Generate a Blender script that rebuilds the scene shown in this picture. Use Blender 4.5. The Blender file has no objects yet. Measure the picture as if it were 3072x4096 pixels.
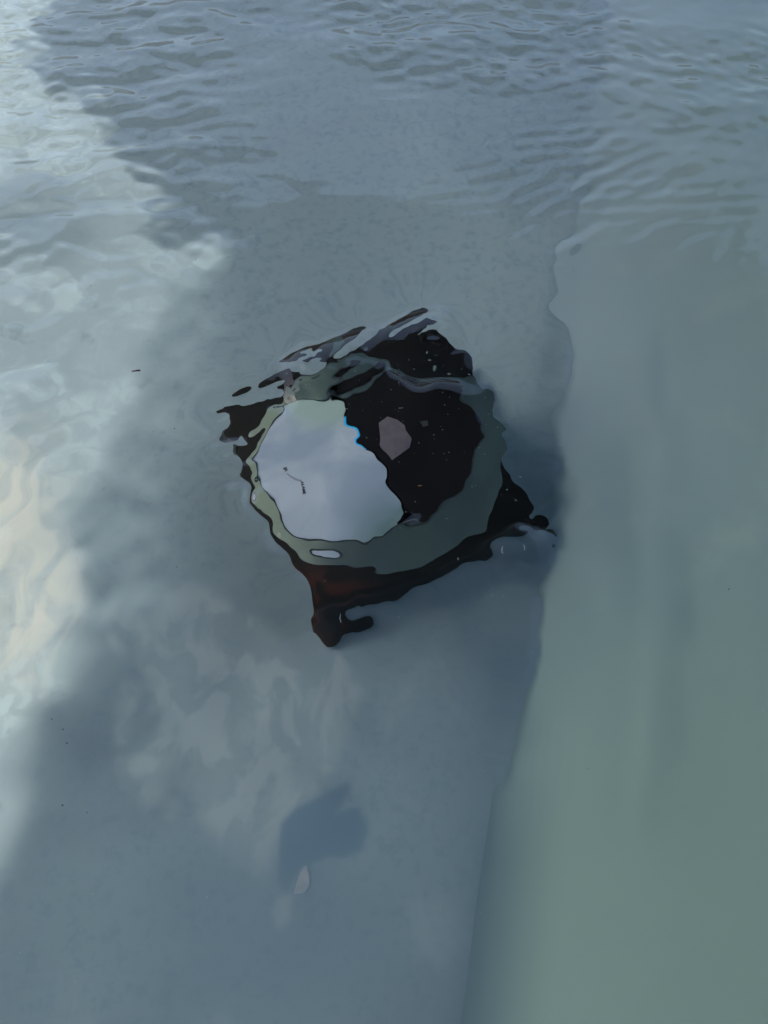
import bpy, bmesh, math, random
import numpy as np
from mathutils import Vector, Matrix

S = bpy.context.scene
C = S.collection
R = math.radians
rng = np.random.default_rng(7)
random.seed(7)

# ------------------------------------------------------------------ camera, sky, sun, exposure
EYE = 0.80                                    # camera height above the still water level (z = 0)
cam = bpy.data.cameras.new('camera')
cam.sensor_fit = 'VERTICAL'; cam.sensor_height = 24.0
cam.lens = 12.0 / math.tan(R(67 / 2))
cam.dof.use_dof = True; cam.dof.focus_distance = 1.12; cam.dof.aperture_fstop = 9.0   # focused on the dust on the water
cam.clip_start = 0.01; cam.clip_end = 500
co = bpy.data.objects.new('camera', cam); C.objects.link(co)
co.location = (0, 0, EYE); co.rotation_euler = (R(90 - 57), 0, 0)
S.camera = co

SUN_EL, SUN_AZ = 50.0, -92.0                   # azimuth measured from +Y towards +X
W = bpy.data.worlds.new('World'); S.world = W; W.use_nodes = True
nt = W.node_tree; nt.nodes.clear()
sky = nt.nodes.new('ShaderNodeTexSky'); sky.sky_type = 'NISHITA'; sky.sun_disc = False
sky.sun_elevation = R(SUN_EL); sky.sun_rotation = R(SUN_AZ)
sky.air_density = 1.0; sky.dust_density = 3.0; sky.ozone_density = 1.0
bg = nt.nodes.new('ShaderNodeBackground'); bg.inputs['Strength'].default_value = 0.15
out = nt.nodes.new('ShaderNodeOutputWorld')
nt.links.new(sky.outputs[0], bg.inputs[0]); nt.links.new(bg.outputs[0], out.inputs[0])
sun = bpy.data.lights.new('sun', 'SUN'); sun.energy = 0.5; sun.angle = R(12); sun.color = (1.0, .94, .85)
so = bpy.data.objects.new('sun', sun); C.objects.link(so)
sd = Vector((math.cos(R(SUN_EL)) * math.sin(R(SUN_AZ)), math.cos(R(SUN_EL)) * math.cos(R(SUN_AZ)), math.sin(R(SUN_EL))))
so.rotation_euler = sd.to_track_quat('Z', 'Y').to_euler(); so.location = (0, 0, 6)
sun.cycles.is_caustics_light = True
S.view_settings.view_transform = 'Standard'; S.view_settings.look = 'None'
S.view_settings.gamma = 1; S.view_settings.use_curve_mapping = False
S.view_settings.exposure = 1.16
cy = S.cycles
cy.use_denoising = True
cy.caustics_refractive = True; cy.caustics_reflective = True
cy.max_bounces = 12; cy.transmission_bounces = 8; cy.diffuse_bounces = 3; cy.glossy_bounces = 4
cy.sample_clamp_indirect = 6.0; cy.sample_clamp_direct = 0

# ------------------------------------------------------------------ helpers
def lin(r, g, b):
    f = lambda v: (v / 255) / 12.92 if v <= 10 else (((v / 255) + .055) / 1.055) ** 2.4
    return (f(r), f(g), f(b), 1.0)

class Mat:
    """A procedural material: Principled BSDF, with a noise-driven colour mix and a fine bump."""
    def __init__(s, name, col, rough=.6, spec=.5, metal=0.0, col2=None, scale=20.0, detail=5.0, lo=.4, hi=.65, bump=0.0, bscale=120.0):
        s.m = bpy.data.materials.new(name); s.m.use_nodes = True
        s.t = s.m.node_tree; s.n = s.t.nodes; s.l = s.t.links
        s.b = s.n['Principled BSDF']
        s.b.inputs['Roughness'].default_value = rough
        s.b.inputs['Specular IOR Level'].default_value = spec
        s.b.inputs['Metallic'].default_value = metal
        s.b.inputs['Base Color'].default_value = (*col[:3], 1)
        s.tc = s.n.new('ShaderNodeTexCoord')
        s.last = None
        if col2 is not None:
            s.add(col, col2, s.noise(scale, detail, lo, hi))
        if bump:
            nz = s.n.new('ShaderNodeTexNoise'); nz.inputs['Scale'].default_value = bscale; nz.inputs['Detail'].default_value = 6
            s.l.new(s.tc.outputs['Object'], nz.inputs['Vector'])
            bp = s.n.new('ShaderNodeBump'); bp.inputs['Strength'].default_value = bump; bp.inputs['Distance'].default_value = .01
            s.l.new(nz.outputs[0], bp.inputs['Height']); s.l.new(bp.outputs[0], s.b.inputs['Normal'])
    def noise(s, scale, detail=5.0, lo=.4, hi=.65, stretch=None, offs=(0, 0, 0), dist=0.0, smooth=True):
        nz = s.n.new('ShaderNodeTexNoise'); nz.inputs['Scale'].default_value = scale; nz.inputs['Detail'].default_value = detail
        nz.inputs['Distortion'].default_value = dist
        v = s.tc.outputs['Object']
        mp = s.n.new('ShaderNodeMapping'); mp.inputs['Location'].default_value = offs
        if stretch: mp.inputs['Scale'].default_value = stretch
        s.l.new(v, mp.inputs['Vector']); s.l.new(mp.outputs[0], nz.inputs['Vector'])
        mr = s.n.new('ShaderNodeMapRange'); mr.inputs['From Min'].default_value = lo; mr.inputs['From Max'].default_value = hi
        if smooth: mr.interpolation_type = 'SMOOTHSTEP'
        s.l.new(nz.outputs[0], mr.inputs['Value'])
        return mr.outputs[0]
    def near(s, x, y, z, r0, r1):
        v = s.n.new('ShaderNodeVectorMath'); v.operation = 'DISTANCE'; s.l.new(s.tc.outputs['Object'], v.inputs[0]); v.inputs[1].default_value = (x, y, z)
        return s.remap(v.outputs['Value'], r1, r0, True)
    def attr(s, name):
        a = s.n.new('ShaderNodeAttribute'); a.attribute_name = name; return a.outputs['Fac']
    def math(s, op, a, b):
        m = s.n.new('ShaderNodeMath'); m.operation = op
        for i, x in enumerate((a, b)):
            if isinstance(x, (int, float)): m.inputs[i].default_value = x
            else: s.l.new(x, m.inputs[i])
        return m.outputs[0]
    def remap(s, x, lo, hi, flip=False):
        mr = s.n.new('ShaderNodeMapRange'); mr.inputs['From Min'].default_value = lo; mr.inputs['From Max'].default_value = hi
        mr.interpolation_type = 'SMOOTHSTEP'; s.l.new(x, mr.inputs['Value'])
        if flip: mr.inputs['To Min'].default_value, mr.inputs['To Max'].default_value = 1.0, 0.0
        return mr.outputs[0]
    def add(s, base, col, fac):
        mx = s.n.new('ShaderNodeMix'); mx.data_type = 'RGBA'
        s.l.new(fac, mx.inputs[0])
        if s.last is not None: s.l.new(s.last, mx.inputs[6])
        else: mx.inputs[6].default_value = (*base[:3], 1)
        mx.inputs[7].default_value = (*col[:3], 1)
        s.last = mx.outputs[2]; s.l.new(s.last, s.b.inputs['Base Color'])

def mesh_obj(name, verts, faces, m, parent=None, smooth=False, receiver=True):
    me = bpy.data.meshes.new(name); me.from_pydata([tuple(v) for v in verts], [], faces); me.update()
    me.materials.append(m.m if isinstance(m, Mat) else m)
    if smooth: me.polygons.foreach_set('use_smooth', [True] * len(me.polygons))
    o = bpy.data.objects.new(name, me); C.objects.link(o); o.parent = parent
    if receiver: o.cycles.is_caustics_receiver = True
    return o

def bm_obj(name, bm, m, parent=None, smooth=False):
    me = bpy.data.meshes.new(name); bm.normal_update(); bm.to_mesh(me); bm.free()
    me.materials.append(m.m)
    if smooth: me.polygons.foreach_set('use_smooth', [True] * len(me.polygons))
    o = bpy.data.objects.new(name, me); C.objects.link(o); o.parent = parent
    o.cycles.is_caustics_receiver = True
    return o

def tag(o, label, cat, group=None):
    o['label'] = label; o['category'] = cat
    if group: o['group'] = group
    return o

def grid_mesh(name, X, Y, Z, m, smooth=True, receiver=True):
    ny, nx = Z.shape
    gx, gy = np.meshgrid(X, Y) if X.ndim == 1 else (X, Y)
    v = np.stack([gx, gy, Z], -1).reshape(-1, 3)
    i = np.arange((ny - 1) * (nx - 1)); r, c = i // (nx - 1), i % (nx - 1)
    a = r * nx + c
    f = np.stack([a, a + 1, a + nx + 1, a + nx], -1)
    me = bpy.data.meshes.new(name)
    me.vertices.add(len(v)); me.vertices.foreach_set('co', v.astype(np.float32).ravel())
    me.loops.add(f.size); me.loops.foreach_set('vertex_index', f.astype(np.int32).ravel())
    me.polygons.add(len(f)); me.polygons.foreach_set('loop_start', (np.arange(len(f)) * 4).astype(np.int32))
    me.update(calc_edges=True)
    if smooth: me.polygons.foreach_set('use_smooth', np.ones(len(f), bool))
    me.materials.append(m.m if isinstance(m, Mat) else m)
    o = bpy.data.objects.new(name, me); C.objects.link(o)
    if receiver: o.cycles.is_caustics_receiver = True
    return o

# ------------------------------------------------------------------ the water surface
FLOOR_Z = -0.45
SPL = 0.0075; SX0, SY0 = -0.31125, 0.18875; SNY, SNX = 115, 97
# heights of the ripples over the lamp in units of 0.03 mm, row by row from near to far
SPC = np.array([
0,0,0,0,0,0,0,0,0,0,0,0,0,0,0,0,0,0,0,0,0,0,0,0,0,0,0,0,0,0,0,0,0,0,0,0,0,0,0,0,0,0,0,0,0,0,0,0,0,0,0,0,0,0,0,0,0,0,0,0,0,0,0,0,0,0,0,0,0,0,0,0,0,0,0,0,0,0,0,0,0,0,0,0,0,0,0,0,0,0,0,0,0,0,0,0,0,
0,0,0,0,0,0,0,0,0,0,0,0,0,0,0,0,0,0,0,0,0,0,0,0,0,0,0,0,0,0,0,0,0,0,0,0,0,0,0,0,0,0,0,0,0,0,0,0,0,0,1,2,4,7,13,22,30,22,-14,-30,-25,-17,-11,-7,-4,-2,-1,0,0,0,0,0,0,0,0,0,0,0,0,0,0,0,0,0,0,0,0,0,0,0,0,0,0,0,0,0,0,
0,0,0,0,0,0,0,0,0,0,0,0,0,0,0,0,0,0,0,0,0,0,0,0,0,0,0,0,0,0,0,0,0,0,0,0,0,0,0,0,0,0,0,0,0,0,0,0,0,1,2,4,8,14,25,39,51,41,-9,-45,-45,-35,-24,-15,-9,-5,-3,-1,-1,0,0,0,0,0,0,0,0,0,0,0,0,0,0,0,0,0,0,0,0,0,0,0,0,0,0,0,0,
0,0,0,0,0,0,0,0,0,0,0,0,0,0,0,0,0,0,0,0,0,0,0,0,0,0,0,0,0,0,0,0,0,0,0,0,0,0,0,0,0,0,0,0,0,0,0,0,0,1,3,5,10,18,29,42,50,37,-6,-49,-56,-47,-34,-23,-14,-8,-5,-2,-1,0,0,0,0,0,0,0,0,0,0,0,0,0,0,0,0,0,0,0,0,0,0,0,0,0,0,0,0,
0,0,0,0,0,0,0,0,0,0,0,0,0,0,0,0,0,0,0,0,0,0,0,0,0,0,0,0,0,0,0,0,0,0,0,0,0,0,0,0,0,0,0,0,0,0,0,0,0,1,3,6,11,19,30,42,49,42,7,-38,-58,-54,-42,-29,-19,-12,-7,-3,-2,-1,0,0,0,0,0,0,0,0,0,0,0,0,0,0,0,0,0,0,0,0,0,0,0,0,0,0,0,
0,0,0,0,0,0,0,0,0,0,0,0,0,0,0,0,0,0,0,0,0,0,0,0,0,0,0,0,0,0,0,0,0,0,0,0,0,0,0,0,0,0,0,0,0,0,0,0,0,1,3,6,11,19,30,41,50,48,25,-24,-58,-58,-47,-34,-23,-14,-8,-5,-2,-1,0,0,0,0,0,0,0,0,0,0,0,0,0,0,0,0,0,0,0,0,0,0,0,0,0,0,0,
0,0,0,0,0,0,0,0,0,0,0,0,0,0,0,0,0,0,0,0,0,0,0,0,0,0,0,0,0,0,0,0,0,0,0,0,0,0,0,0,0,0,0,0,0,0,0,0,0,1,3,6,11,19,30,42,55,60,48,2,-42,-54,-49,-38,-26,-17,-10,-6,-3,-1,0,0,0,0,0,0,0,0,0,0,0,0,0,0,0,0,0,0,0,0,0,0,0,0,0,0,0,
0,0,0,0,0,0,0,0,0,0,0,0,0,0,0,0,0,0,0,0,0,0,0,0,0,0,0,0,0,0,0,0,0,0,0,0,0,0,0,0,0,0,0,0,0,0,0,0,0,1,3,6,11,18,30,44,58,67,57,19,-30,-51,-50,-41,-30,-20,-13,-7,-4,-2,-1,0,0,0,0,0,0,0,0,0,0,0,0,0,0,0,0,0,0,0,0,0,0,0,0,0,0,
0,0,0,0,0,0,0,0,0,0,0,0,0,0,0,0,0,0,0,0,0,0,0,0,0,0,0,0,0,0,0,0,0,0,0,0,0,0,0,0,0,0,0,0,0,0,0,0,0,1,2,5,10,18,30,45,63,77,76,46,-11,-42,-49,-43,-34,-24,-16,-10,-5,-3,-1,0,0,0,0,0,0,0,0,0,0,0,0,0,0,0,0,0,0,0,0,0,0,0,0,0,0,
0,0,0,0,0,0,0,0,0,0,0,0,0,0,0,0,0,0,0,0,0,0,0,0,0,0,0,0,0,0,0,0,0,0,0,0,0,0,0,0,0,0,0,0,0,0,0,0,0,1,2,5,10,18,29,46,66,84,88,64,14,-28,-47,-48,-40,-30,-20,-13,-7,-4,-2,0,0,0,0,0,0,0,0,0,0,0,0,0,0,0,0,0,0,0,0,0,0,0,0,0,0,
0,0,0,0,0,0,0,0,0,0,0,0,0,0,0,0,0,0,0,0,0,0,0,0,0,0,0,0,0,0,0,0,0,0,0,0,0,0,0,0,0,0,0,0,0,0,0,0,0,1,2,4,9,17,29,45,67,88,98,81,35,-22,-52,-56,-49,-38,-27,-17,-10,-6,-3,-1,0,0,0,0,0,0,0,0,0,0,0,0,0,0,0,0,0,0,0,0,0,0,0,0,0,
0,0,0,0,0,0,0,0,0,0,0,0,0,0,0,0,0,0,0,0,0,0,0,0,0,0,0,0,0,0,0,0,0,-1,-1,-1,-1,-1,0,0,0,0,0,0,0,0,0,0,0,0,2,4,8,16,27,43,64,87,99,87,42,-20,-60,-68,-61,-48,-35,-23,-14,-8,-4,-2,0,0,0,0,0,0,0,0,0,0,0,0,0,0,0,0,0,0,0,0,0,0,0,0,0,
0,0,0,0,0,0,0,0,0,0,0,0,0,0,0,0,0,0,0,0,0,0,0,0,0,0,0,1,1,0,0,-1,-1,-2,-3,-3,-3,-2,-2,-1,0,0,0,0,0,0,0,0,0,0,1,3,7,14,25,40,60,80,93,85,48,-11,-65,-81,-76,-62,-46,-31,-20,-11,-6,-3,-1,0,0,0,0,0,0,0,0,0,0,0,0,0,0,0,0,0,0,0,0,0,0,0,0,
0,0,0,0,0,0,0,0,0,0,0,0,0,0,0,0,0,0,0,0,0,0,0,0,0,1,1,1,1,1,0,-1,-3,-5,-6,-7,-6,-5,-4,-3,-2,-1,0,0,0,0,0,0,0,0,1,3,6,13,22,37,55,75,90,88,60,3,-60,-92,-93,-78,-59,-41,-26,-15,-8,-4,-2,0,0,0,0,0,0,0,0,0,0,0,0,0,0,0,0,0,0,0,0,0,0,0,0,
0,0,0,0,0,0,0,0,0,0,0,0,0,0,0,0,0,0,0,0,0,0,0,0,1,1,2,2,3,2,0,-2,-6,-10,-13,-14,-13,-10,-8,-5,-3,-2,-1,-1,0,0,0,0,0,0,1,2,6,11,20,34,52,73,92,97,78,31,-39,-97,-110,-97,-75,-52,-34,-20,-11,-6,-2,-1,0,0,0,0,0,0,0,0,0,0,0,0,0,0,0,0,0,0,0,0,0,0,0,
0,0,0,0,0,0,0,0,0,0,0,0,0,0,0,0,0,0,0,0,0,0,0,1,1,2,4,5,5,4,2,-4,-11,-19,-25,-26,-24,-19,-15,-10,-7,-4,-2,-1,-1,0,0,0,0,0,1,2,5,10,19,32,51,74,97,110,96,57,-16,-93,-126,-117,-92,-65,-43,-26,-15,-8,-3,-1,0,0,0,0,0,0,0,0,0,0,0,0,0,0,0,0,0,0,0,0,0,0,0,
0,0,0,0,0,0,0,0,0,0,0,0,0,0,0,0,0,0,0,0,0,0,0,1,3,4,6,8,10,9,5,-5,-19,-33,-44,-46,-42,-34,-25,-17,-11,-7,-4,-2,-1,-1,0,0,0,0,0,2,4,9,18,31,49,74,101,119,112,77,16,-75,-139,-134,-108,-78,-52,-32,-18,-10,-4,-2,0,0,0,0,0,0,0,0,0,0,0,0,0,0,0,0,0,0,0,0,0,0,0,
0,0,0,0,0,0,0,0,0,0,0,0,0,0,0,0,0,0,0,0,0,0,1,2,4,7,11,15,17,17,11,-4,-28,-55,-74,-77,-68,-54,-39,-27,-18,-11,-7,-4,-2,-1,-1,0,0,0,0,1,4,8,16,29,47,71,99,120,118,86,39,-46,-130,-140,-120,-90,-61,-38,-22,-12,-6,-2,-1,0,0,0,0,0,0,0,0,0,0,0,0,0,0,0,0,0,0,0,0,0,0,
0,0,0,0,0,0,0,0,0,0,0,0,0,0,0,0,0,0,0,0,0,1,2,4,7,11,17,24,29,31,24,3,-36,-85,-119,-121,-102,-79,-57,-40,-27,-17,-10,-5,-3,-1,-1,0,0,0,0,1,3,7,14,26,43,66,92,112,111,75,29,-15,-90,-137,-131,-102,-71,-45,-26,-14,-7,-3,-1,0,0,0,0,0,0,0,0,0,0,0,0,0,0,0,0,0,0,0,0,0,0,
0,0,0,0,0,0,0,0,0,0,0,0,0,0,0,0,0,0,0,0,0,1,3,6,11,17,25,35,45,51,45,19,-38,-118,-176,-172,-139,-104,-76,-54,-36,-23,-13,-7,-4,-2,-1,0,0,0,0,1,3,6,13,23,39,61,87,111,121,107,66,-1,-82,-160,-151,-116,-79,-50,-30,-16,-8,-3,-1,0,0,1,0,0,0,0,0,0,0,0,0,0,0,0,0,0,0,0,0,0,0,
0,0,0,0,0,0,0,0,0,0,0,0,0,0,0,0,0,0,0,0,1,2,5,9,15,24,36,49,63,73,71,45,-26,-139,-222,-207,-163,-120,-90,-66,-45,-28,-16,-8,-4,-2,-1,0,0,0,0,1,2,5,11,21,35,55,81,109,126,117,81,17,-88,-180,-163,-123,-85,-54,-32,-18,-9,-4,-1,0,0,1,0,0,0,0,0,0,0,0,0,0,0,0,0,0,0,0,0,0,0,
0,0,0,0,0,0,0,0,0,0,0,0,0,0,0,0,0,0,0,0,2,4,7,13,22,33,47,63,77,84,81,54,-29,-112,-156,-168,-149,-114,-93,-71,-50,-30,-16,-8,-4,-2,-1,0,0,0,0,1,2,5,9,18,31,49,73,98,114,104,66,6,-55,-137,-143,-117,-84,-55,-34,-19,-10,-5,-2,0,0,1,0,0,0,0,0,0,0,0,0,0,0,0,0,0,0,0,0,0,0,
0,0,0,0,0,0,0,0,0,0,0,0,0,0,0,0,0,0,0,1,3,6,11,18,29,44,61,78,87,82,60,19,-29,-61,-87,-108,-116,-81,-77,-61,-43,-22,-10,-5,-2,-1,0,0,0,1,1,1,2,4,8,15,26,42,63,85,99,94,62,8,-53,-113,-127,-111,-83,-57,-36,-21,-11,-5,-2,0,0,1,0,0,0,0,0,0,0,0,0,0,0,0,0,0,0,0,0,0,0,
0,0,0,0,0,0,0,0,0,0,0,0,0,0,0,0,0,0,0,1,4,8,14,24,39,57,78,98,104,89,44,-1,-25,-34,-55,-81,-65,-27,-22,-9,-8,2,4,1,-1,-1,0,1,1,2,2,2,3,4,7,13,23,37,55,76,93,97,78,33,-40,-100,-123,-112,-87,-60,-38,-23,-12,-6,-2,0,0,1,1,0,0,0,0,0,0,0,0,0,0,0,0,0,0,0,0,0,0,
0,0,0,0,0,0,0,0,0,0,0,0,0,0,0,0,0,0,1,2,5,10,19,31,49,72,97,117,121,101,50,-14,-31,-28,-26,-26,1,30,48,51,48,37,19,5,-1,-1,0,2,3,4,4,4,4,5,8,12,20,33,50,72,93,105,94,58,-7,-87,-129,-121,-94,-66,-42,-25,-13,-7,-3,-1,0,1,1,0,0,0,0,0,0,0,0,0,0,0,0,0,0,0,0,0,0,
0,0,0,0,0,0,0,0,0,0,0,0,0,0,0,0,0,0,1,3,7,13,23,39,60,86,112,128,122,91,43,-1,-37,-34,-18,1,16,50,89,102,70,44,19,0,-5,-3,0,4,7,8,8,8,8,8,9,13,20,31,47,69,93,110,105,73,18,-75,-138,-132,-102,-71,-45,-27,-15,-7,-3,-1,0,0,1,0,0,0,0,0,0,0,0,0,0,0,0,0,0,0,0,0,0,
0,0,0,0,0,0,0,0,0,0,0,0,0,0,0,0,0,0,1,4,8,15,27,45,70,99,125,133,119,83,12,-53,-75,-61,-33,-7,-7,19,75,91,55,25,6,-14,-12,-5,1,7,12,14,14,14,13,12,12,15,20,30,45,66,90,110,108,80,28,-59,-134,-134,-105,-74,-47,-28,-16,-8,-3,-1,0,0,1,0,0,0,0,0,0,0,0,0,0,0,0,0,0,0,0,0,0,
0,0,0,0,0,0,0,0,0,0,0,0,0,0,0,0,0,0,2,4,9,17,30,50,76,107,131,132,108,60,-9,-97,-120,-97,-68,-47,-38,11,72,48,23,2,-8,-27,-14,-5,3,12,19,22,23,22,21,19,18,19,22,30,43,62,85,106,110,88,43,-33,-119,-126,-102,-72,-47,-29,-16,-8,-4,-1,0,0,1,1,0,0,0,0,0,0,0,0,0,0,0,0,0,0,0,0,0,
0,0,0,0,0,0,0,0,0,0,0,0,0,0,0,0,0,1,2,5,10,18,31,50,76,105,124,120,91,36,-43,-120,-146,-123,-92,-68,-47,-6,36,15,0,-18,-32,-27,-15,-5,2,18,28,31,33,33,31,29,26,25,27,32,43,59,80,101,110,98,59,-14,-96,-108,-90,-67,-46,-29,-17,-9,-4,-2,0,0,1,1,0,0,0,0,0,0,0,0,0,0,0,0,0,0,0,0,0,
0,0,0,0,0,0,0,0,0,0,0,0,0,0,0,0,0,1,3,6,11,19,31,47,68,90,102,92,59,7,-82,-160,-170,-142,-107,-77,-52,-24,-2,-12,-26,-38,-40,-22,-17,-15,0,18,33,36,43,45,44,41,38,35,34,37,45,58,76,94,104,93,51,10,-47,-75,-74,-60,-44,-30,-18,-11,-5,-2,-1,0,1,1,1,0,0,0,0,0,0,0,0,0,0,0,0,0,0,0,0,
0,0,0,0,0,0,0,0,0,0,0,0,0,0,0,0,1,2,4,7,13,20,30,43,57,70,73,55,11,-63,-134,-206,-198,-159,-118,-84,-59,-39,-27,-33,-46,-53,-50,-36,-29,-24,-20,8,19,27,47,53,55,54,52,46,43,44,49,61,76,92,102,95,61,17,-28,-57,-65,-58,-46,-33,-22,-13,-7,-3,-1,0,0,1,1,0,0,0,0,0,0,0,0,0,0,0,0,0,0,0,0,
0,0,0,0,0,0,0,0,0,0,0,0,0,0,0,0,1,3,6,10,16,23,32,39,45,45,38,15,-37,-107,-209,-261,-227,-173,-125,-89,-66,-49,-37,-39,-55,-60,-56,-45,-41,-42,-33,-7,4,16,36,46,58,64,65,58,52,53,58,68,83,99,112,114,94,46,-9,-49,-65,-63,-53,-40,-27,-17,-10,-5,-2,-1,0,1,1,0,0,0,0,0,0,0,0,0,0,0,0,0,0,0,0,
0,0,0,0,0,0,0,0,0,0,0,0,0,0,0,1,2,4,8,14,21,29,37,40,35,18,-9,-41,-95,-167,-256,-281,-234,-177,-128,-90,-71,-53,-32,-19,-27,-39,-40,-32,-31,-33,-25,-13,-4,3,21,31,44,63,71,64,57,63,67,80,98,115,130,138,126,87,21,-40,-71,-75,-65,-51,-37,-24,-15,-8,-4,-1,0,0,1,1,0,0,0,0,0,0,0,0,0,0,0,0,0,0,0,
0,0,0,0,0,0,0,0,0,0,0,0,0,0,0,1,3,7,12,19,29,40,49,51,35,-4,-67,-122,-165,-247,-287,-271,-221,-173,-129,-85,-70,-49,-17,10,25,3,5,2,-2,-2,4,2,3,3,8,13,28,43,53,51,47,69,71,93,119,136,150,158,149,114,53,-27,-79,-90,-83,-68,-50,-34,-21,-12,-6,-3,-1,0,1,1,0,0,0,0,0,0,0,0,0,0,0,0,0,0,0,
0,0,0,0,0,0,0,0,0,0,0,0,0,0,1,2,5,9,16,26,38,54,68,73,53,3,-81,-153,-228,-275,-255,-231,-198,-169,-140,-79,-51,-24,-1,16,26,39,38,30,28,27,32,34,25,15,5,0,8,23,15,24,30,55,60,101,141,159,169,175,168,140,90,9,-69,-103,-105,-90,-69,-48,-31,-18,-10,-5,-2,0,0,1,1,0,0,0,0,0,0,0,0,0,0,0,0,0,0,
0,0,0,0,0,0,0,0,0,0,0,0,0,1,2,4,7,13,21,32,48,67,87,97,79,34,-45,-151,-213,-207,-192,-173,-165,-137,-119,-68,-33,-5,10,32,40,50,50,46,47,49,55,58,43,27,8,-4,-8,-8,-22,-5,10,45,60,86,143,171,183,189,184,159,112,39,-55,-119,-135,-120,-93,-66,-42,-25,-14,-7,-3,-1,0,1,1,0,0,0,0,0,0,0,0,0,0,0,0,0,0,
0,0,0,0,0,0,0,0,0,0,0,0,0,1,3,6,10,17,26,39,55,73,90,96,81,43,-45,-145,-95,-93,-99,-68,-55,-42,-19,-4,1,15,12,18,40,48,49,52,61,70,76,74,56,34,10,-4,-11,-16,-26,-16,4,41,50,90,135,163,182,191,191,168,120,50,-47,-142,-175,-160,-124,-87,-56,-34,-19,-9,-4,-1,0,0,1,0,0,0,0,0,0,0,0,0,0,0,0,0,0,
0,0,0,0,0,0,0,0,0,0,0,0,1,2,5,9,14,22,33,46,59,71,73,58,20,-75,-155,-98,-42,-11,28,30,34,32,39,31,29,36,10,1,38,39,39,52,73,92,101,94,69,38,9,-2,-13,-18,-16,-8,6,26,41,65,93,130,163,177,183,160,113,48,-42,-181,-225,-204,-158,-110,-71,-42,-23,-12,-5,-2,0,0,1,0,0,0,0,0,0,0,0,0,0,0,0,0,0,
0,0,0,0,0,0,0,0,0,0,0,1,2,4,7,13,20,29,41,54,64,65,44,-16,-93,-157,-104,-43,-5,47,69,63,55,49,40,37,24,27,15,5,16,13,16,44,80,110,125,116,85,48,15,-6,-20,-19,-11,-2,2,4,5,3,45,79,117,139,151,126,91,31,-66,-165,-227,-233,-187,-131,-84,-50,-28,-14,-6,-2,0,0,1,0,0,0,0,0,0,0,0,0,0,0,0,0,0,
0,0,0,0,0,0,0,0,0,0,0,1,3,6,11,18,28,40,53,65,72,62,17,-105,-193,-99,-61,-27,33,83,113,101,75,71,55,33,13,8,12,-5,-7,-27,-11,28,75,113,132,125,92,52,20,-3,-17,-24,-18,-5,-7,-22,-40,-60,-22,30,76,108,107,76,36,-11,-102,-162,-244,-267,-211,-146,-92,-54,-30,-15,-7,-3,-1,0,1,0,0,0,0,0,0,0,0,0,0,0,0,0,0,
0,0,0,0,0,0,0,0,0,0,1,2,5,10,17,27,39,54,69,80,82,61,-14,-216,-167,-49,-19,35,80,115,145,140,111,90,65,37,14,-1,-4,-13,-47,-47,-49,-6,57,103,122,114,81,42,17,0,-13,-23,-26,-15,-13,-29,-64,-91,-70,-10,42,70,66,18,-13,-61,-137,-182,-274,-284,-217,-148,-93,-54,-30,-15,-7,-3,-1,0,1,1,0,0,0,0,0,0,0,0,0,0,0,0,0,
0,0,0,0,0,0,0,0,0,0,2,4,8,15,24,38,54,72,88,98,95,66,-8,-174,-61,-29,40,80,105,126,143,140,114,87,60,34,13,-4,-16,-35,-67,-80,-95,-43,31,69,83,80,46,14,8,1,-6,-13,-16,-11,-11,-23,-54,-63,-58,-28,1,13,5,-37,-73,-173,-178,-228,-270,-252,-193,-132,-84,-49,-27,-14,-6,-2,0,0,1,1,0,0,0,0,0,0,0,0,0,0,0,0,0,
0,0,0,0,0,0,0,0,0,1,3,6,11,20,34,52,73,95,110,111,96,53,-10,-113,-55,-2,68,98,114,123,128,121,98,73,49,28,10,-6,-22,-43,-75,-107,-140,-94,-24,22,43,33,-1,-17,-4,0,2,1,-3,-7,-17,-34,-52,-51,-49,-39,-38,-55,-92,-143,-116,-183,-192,-175,-183,-181,-147,-105,-68,-41,-23,-12,-5,-2,0,0,1,1,0,0,0,0,0,0,0,0,0,0,0,0,0,
0,0,0,0,0,0,0,0,0,1,4,8,15,27,44,68,95,121,130,107,56,-37,-98,-79,-29,15,73,100,108,107,102,92,75,55,37,21,7,-6,-20,-38,-61,-86,-106,-104,-72,-42,-27,-29,-40,-50,-30,-9,8,14,9,-3,-21,-43,-53,-45,-40,-40,-55,-94,-153,-116,-34,-35,-101,-168,-152,-134,-107,-78,-52,-32,-18,-9,-4,-1,0,0,1,0,0,0,0,0,0,0,0,0,0,0,0,0,0,
0,0,0,0,0,0,0,0,0,2,4,10,18,33,54,84,118,148,148,71,-57,-153,-77,-28,-19,19,63,85,89,84,76,65,52,38,26,14,5,-4,-14,-26,-40,-55,-65,-71,-92,-80,-89,-103,-88,-92,-61,-21,11,23,19,3,-22,-49,-64,-47,-31,-25,-31,-43,-50,-38,-15,23,20,-44,-88,-87,-72,-54,-37,-23,-13,-7,-3,-1,0,0,1,0,0,0,0,0,0,0,0,0,0,0,0,0,0,
0,0,0,0,0,0,0,0,1,2,5,11,21,37,62,96,136,169,162,14,-123,-24,-29,8,-5,29,56,68,68,62,53,44,34,25,17,10,4,-2,-7,-13,-21,-30,-45,-75,-125,-119,-129,-153,-131,-115,-82,-37,2,21,23,7,-18,-44,-61,-46,-20,-6,1,12,30,41,38,34,51,38,-13,-37,-40,-34,-25,-16,-9,-5,-2,-1,0,0,1,0,0,0,0,0,0,0,0,0,0,0,0,0,0,
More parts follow.
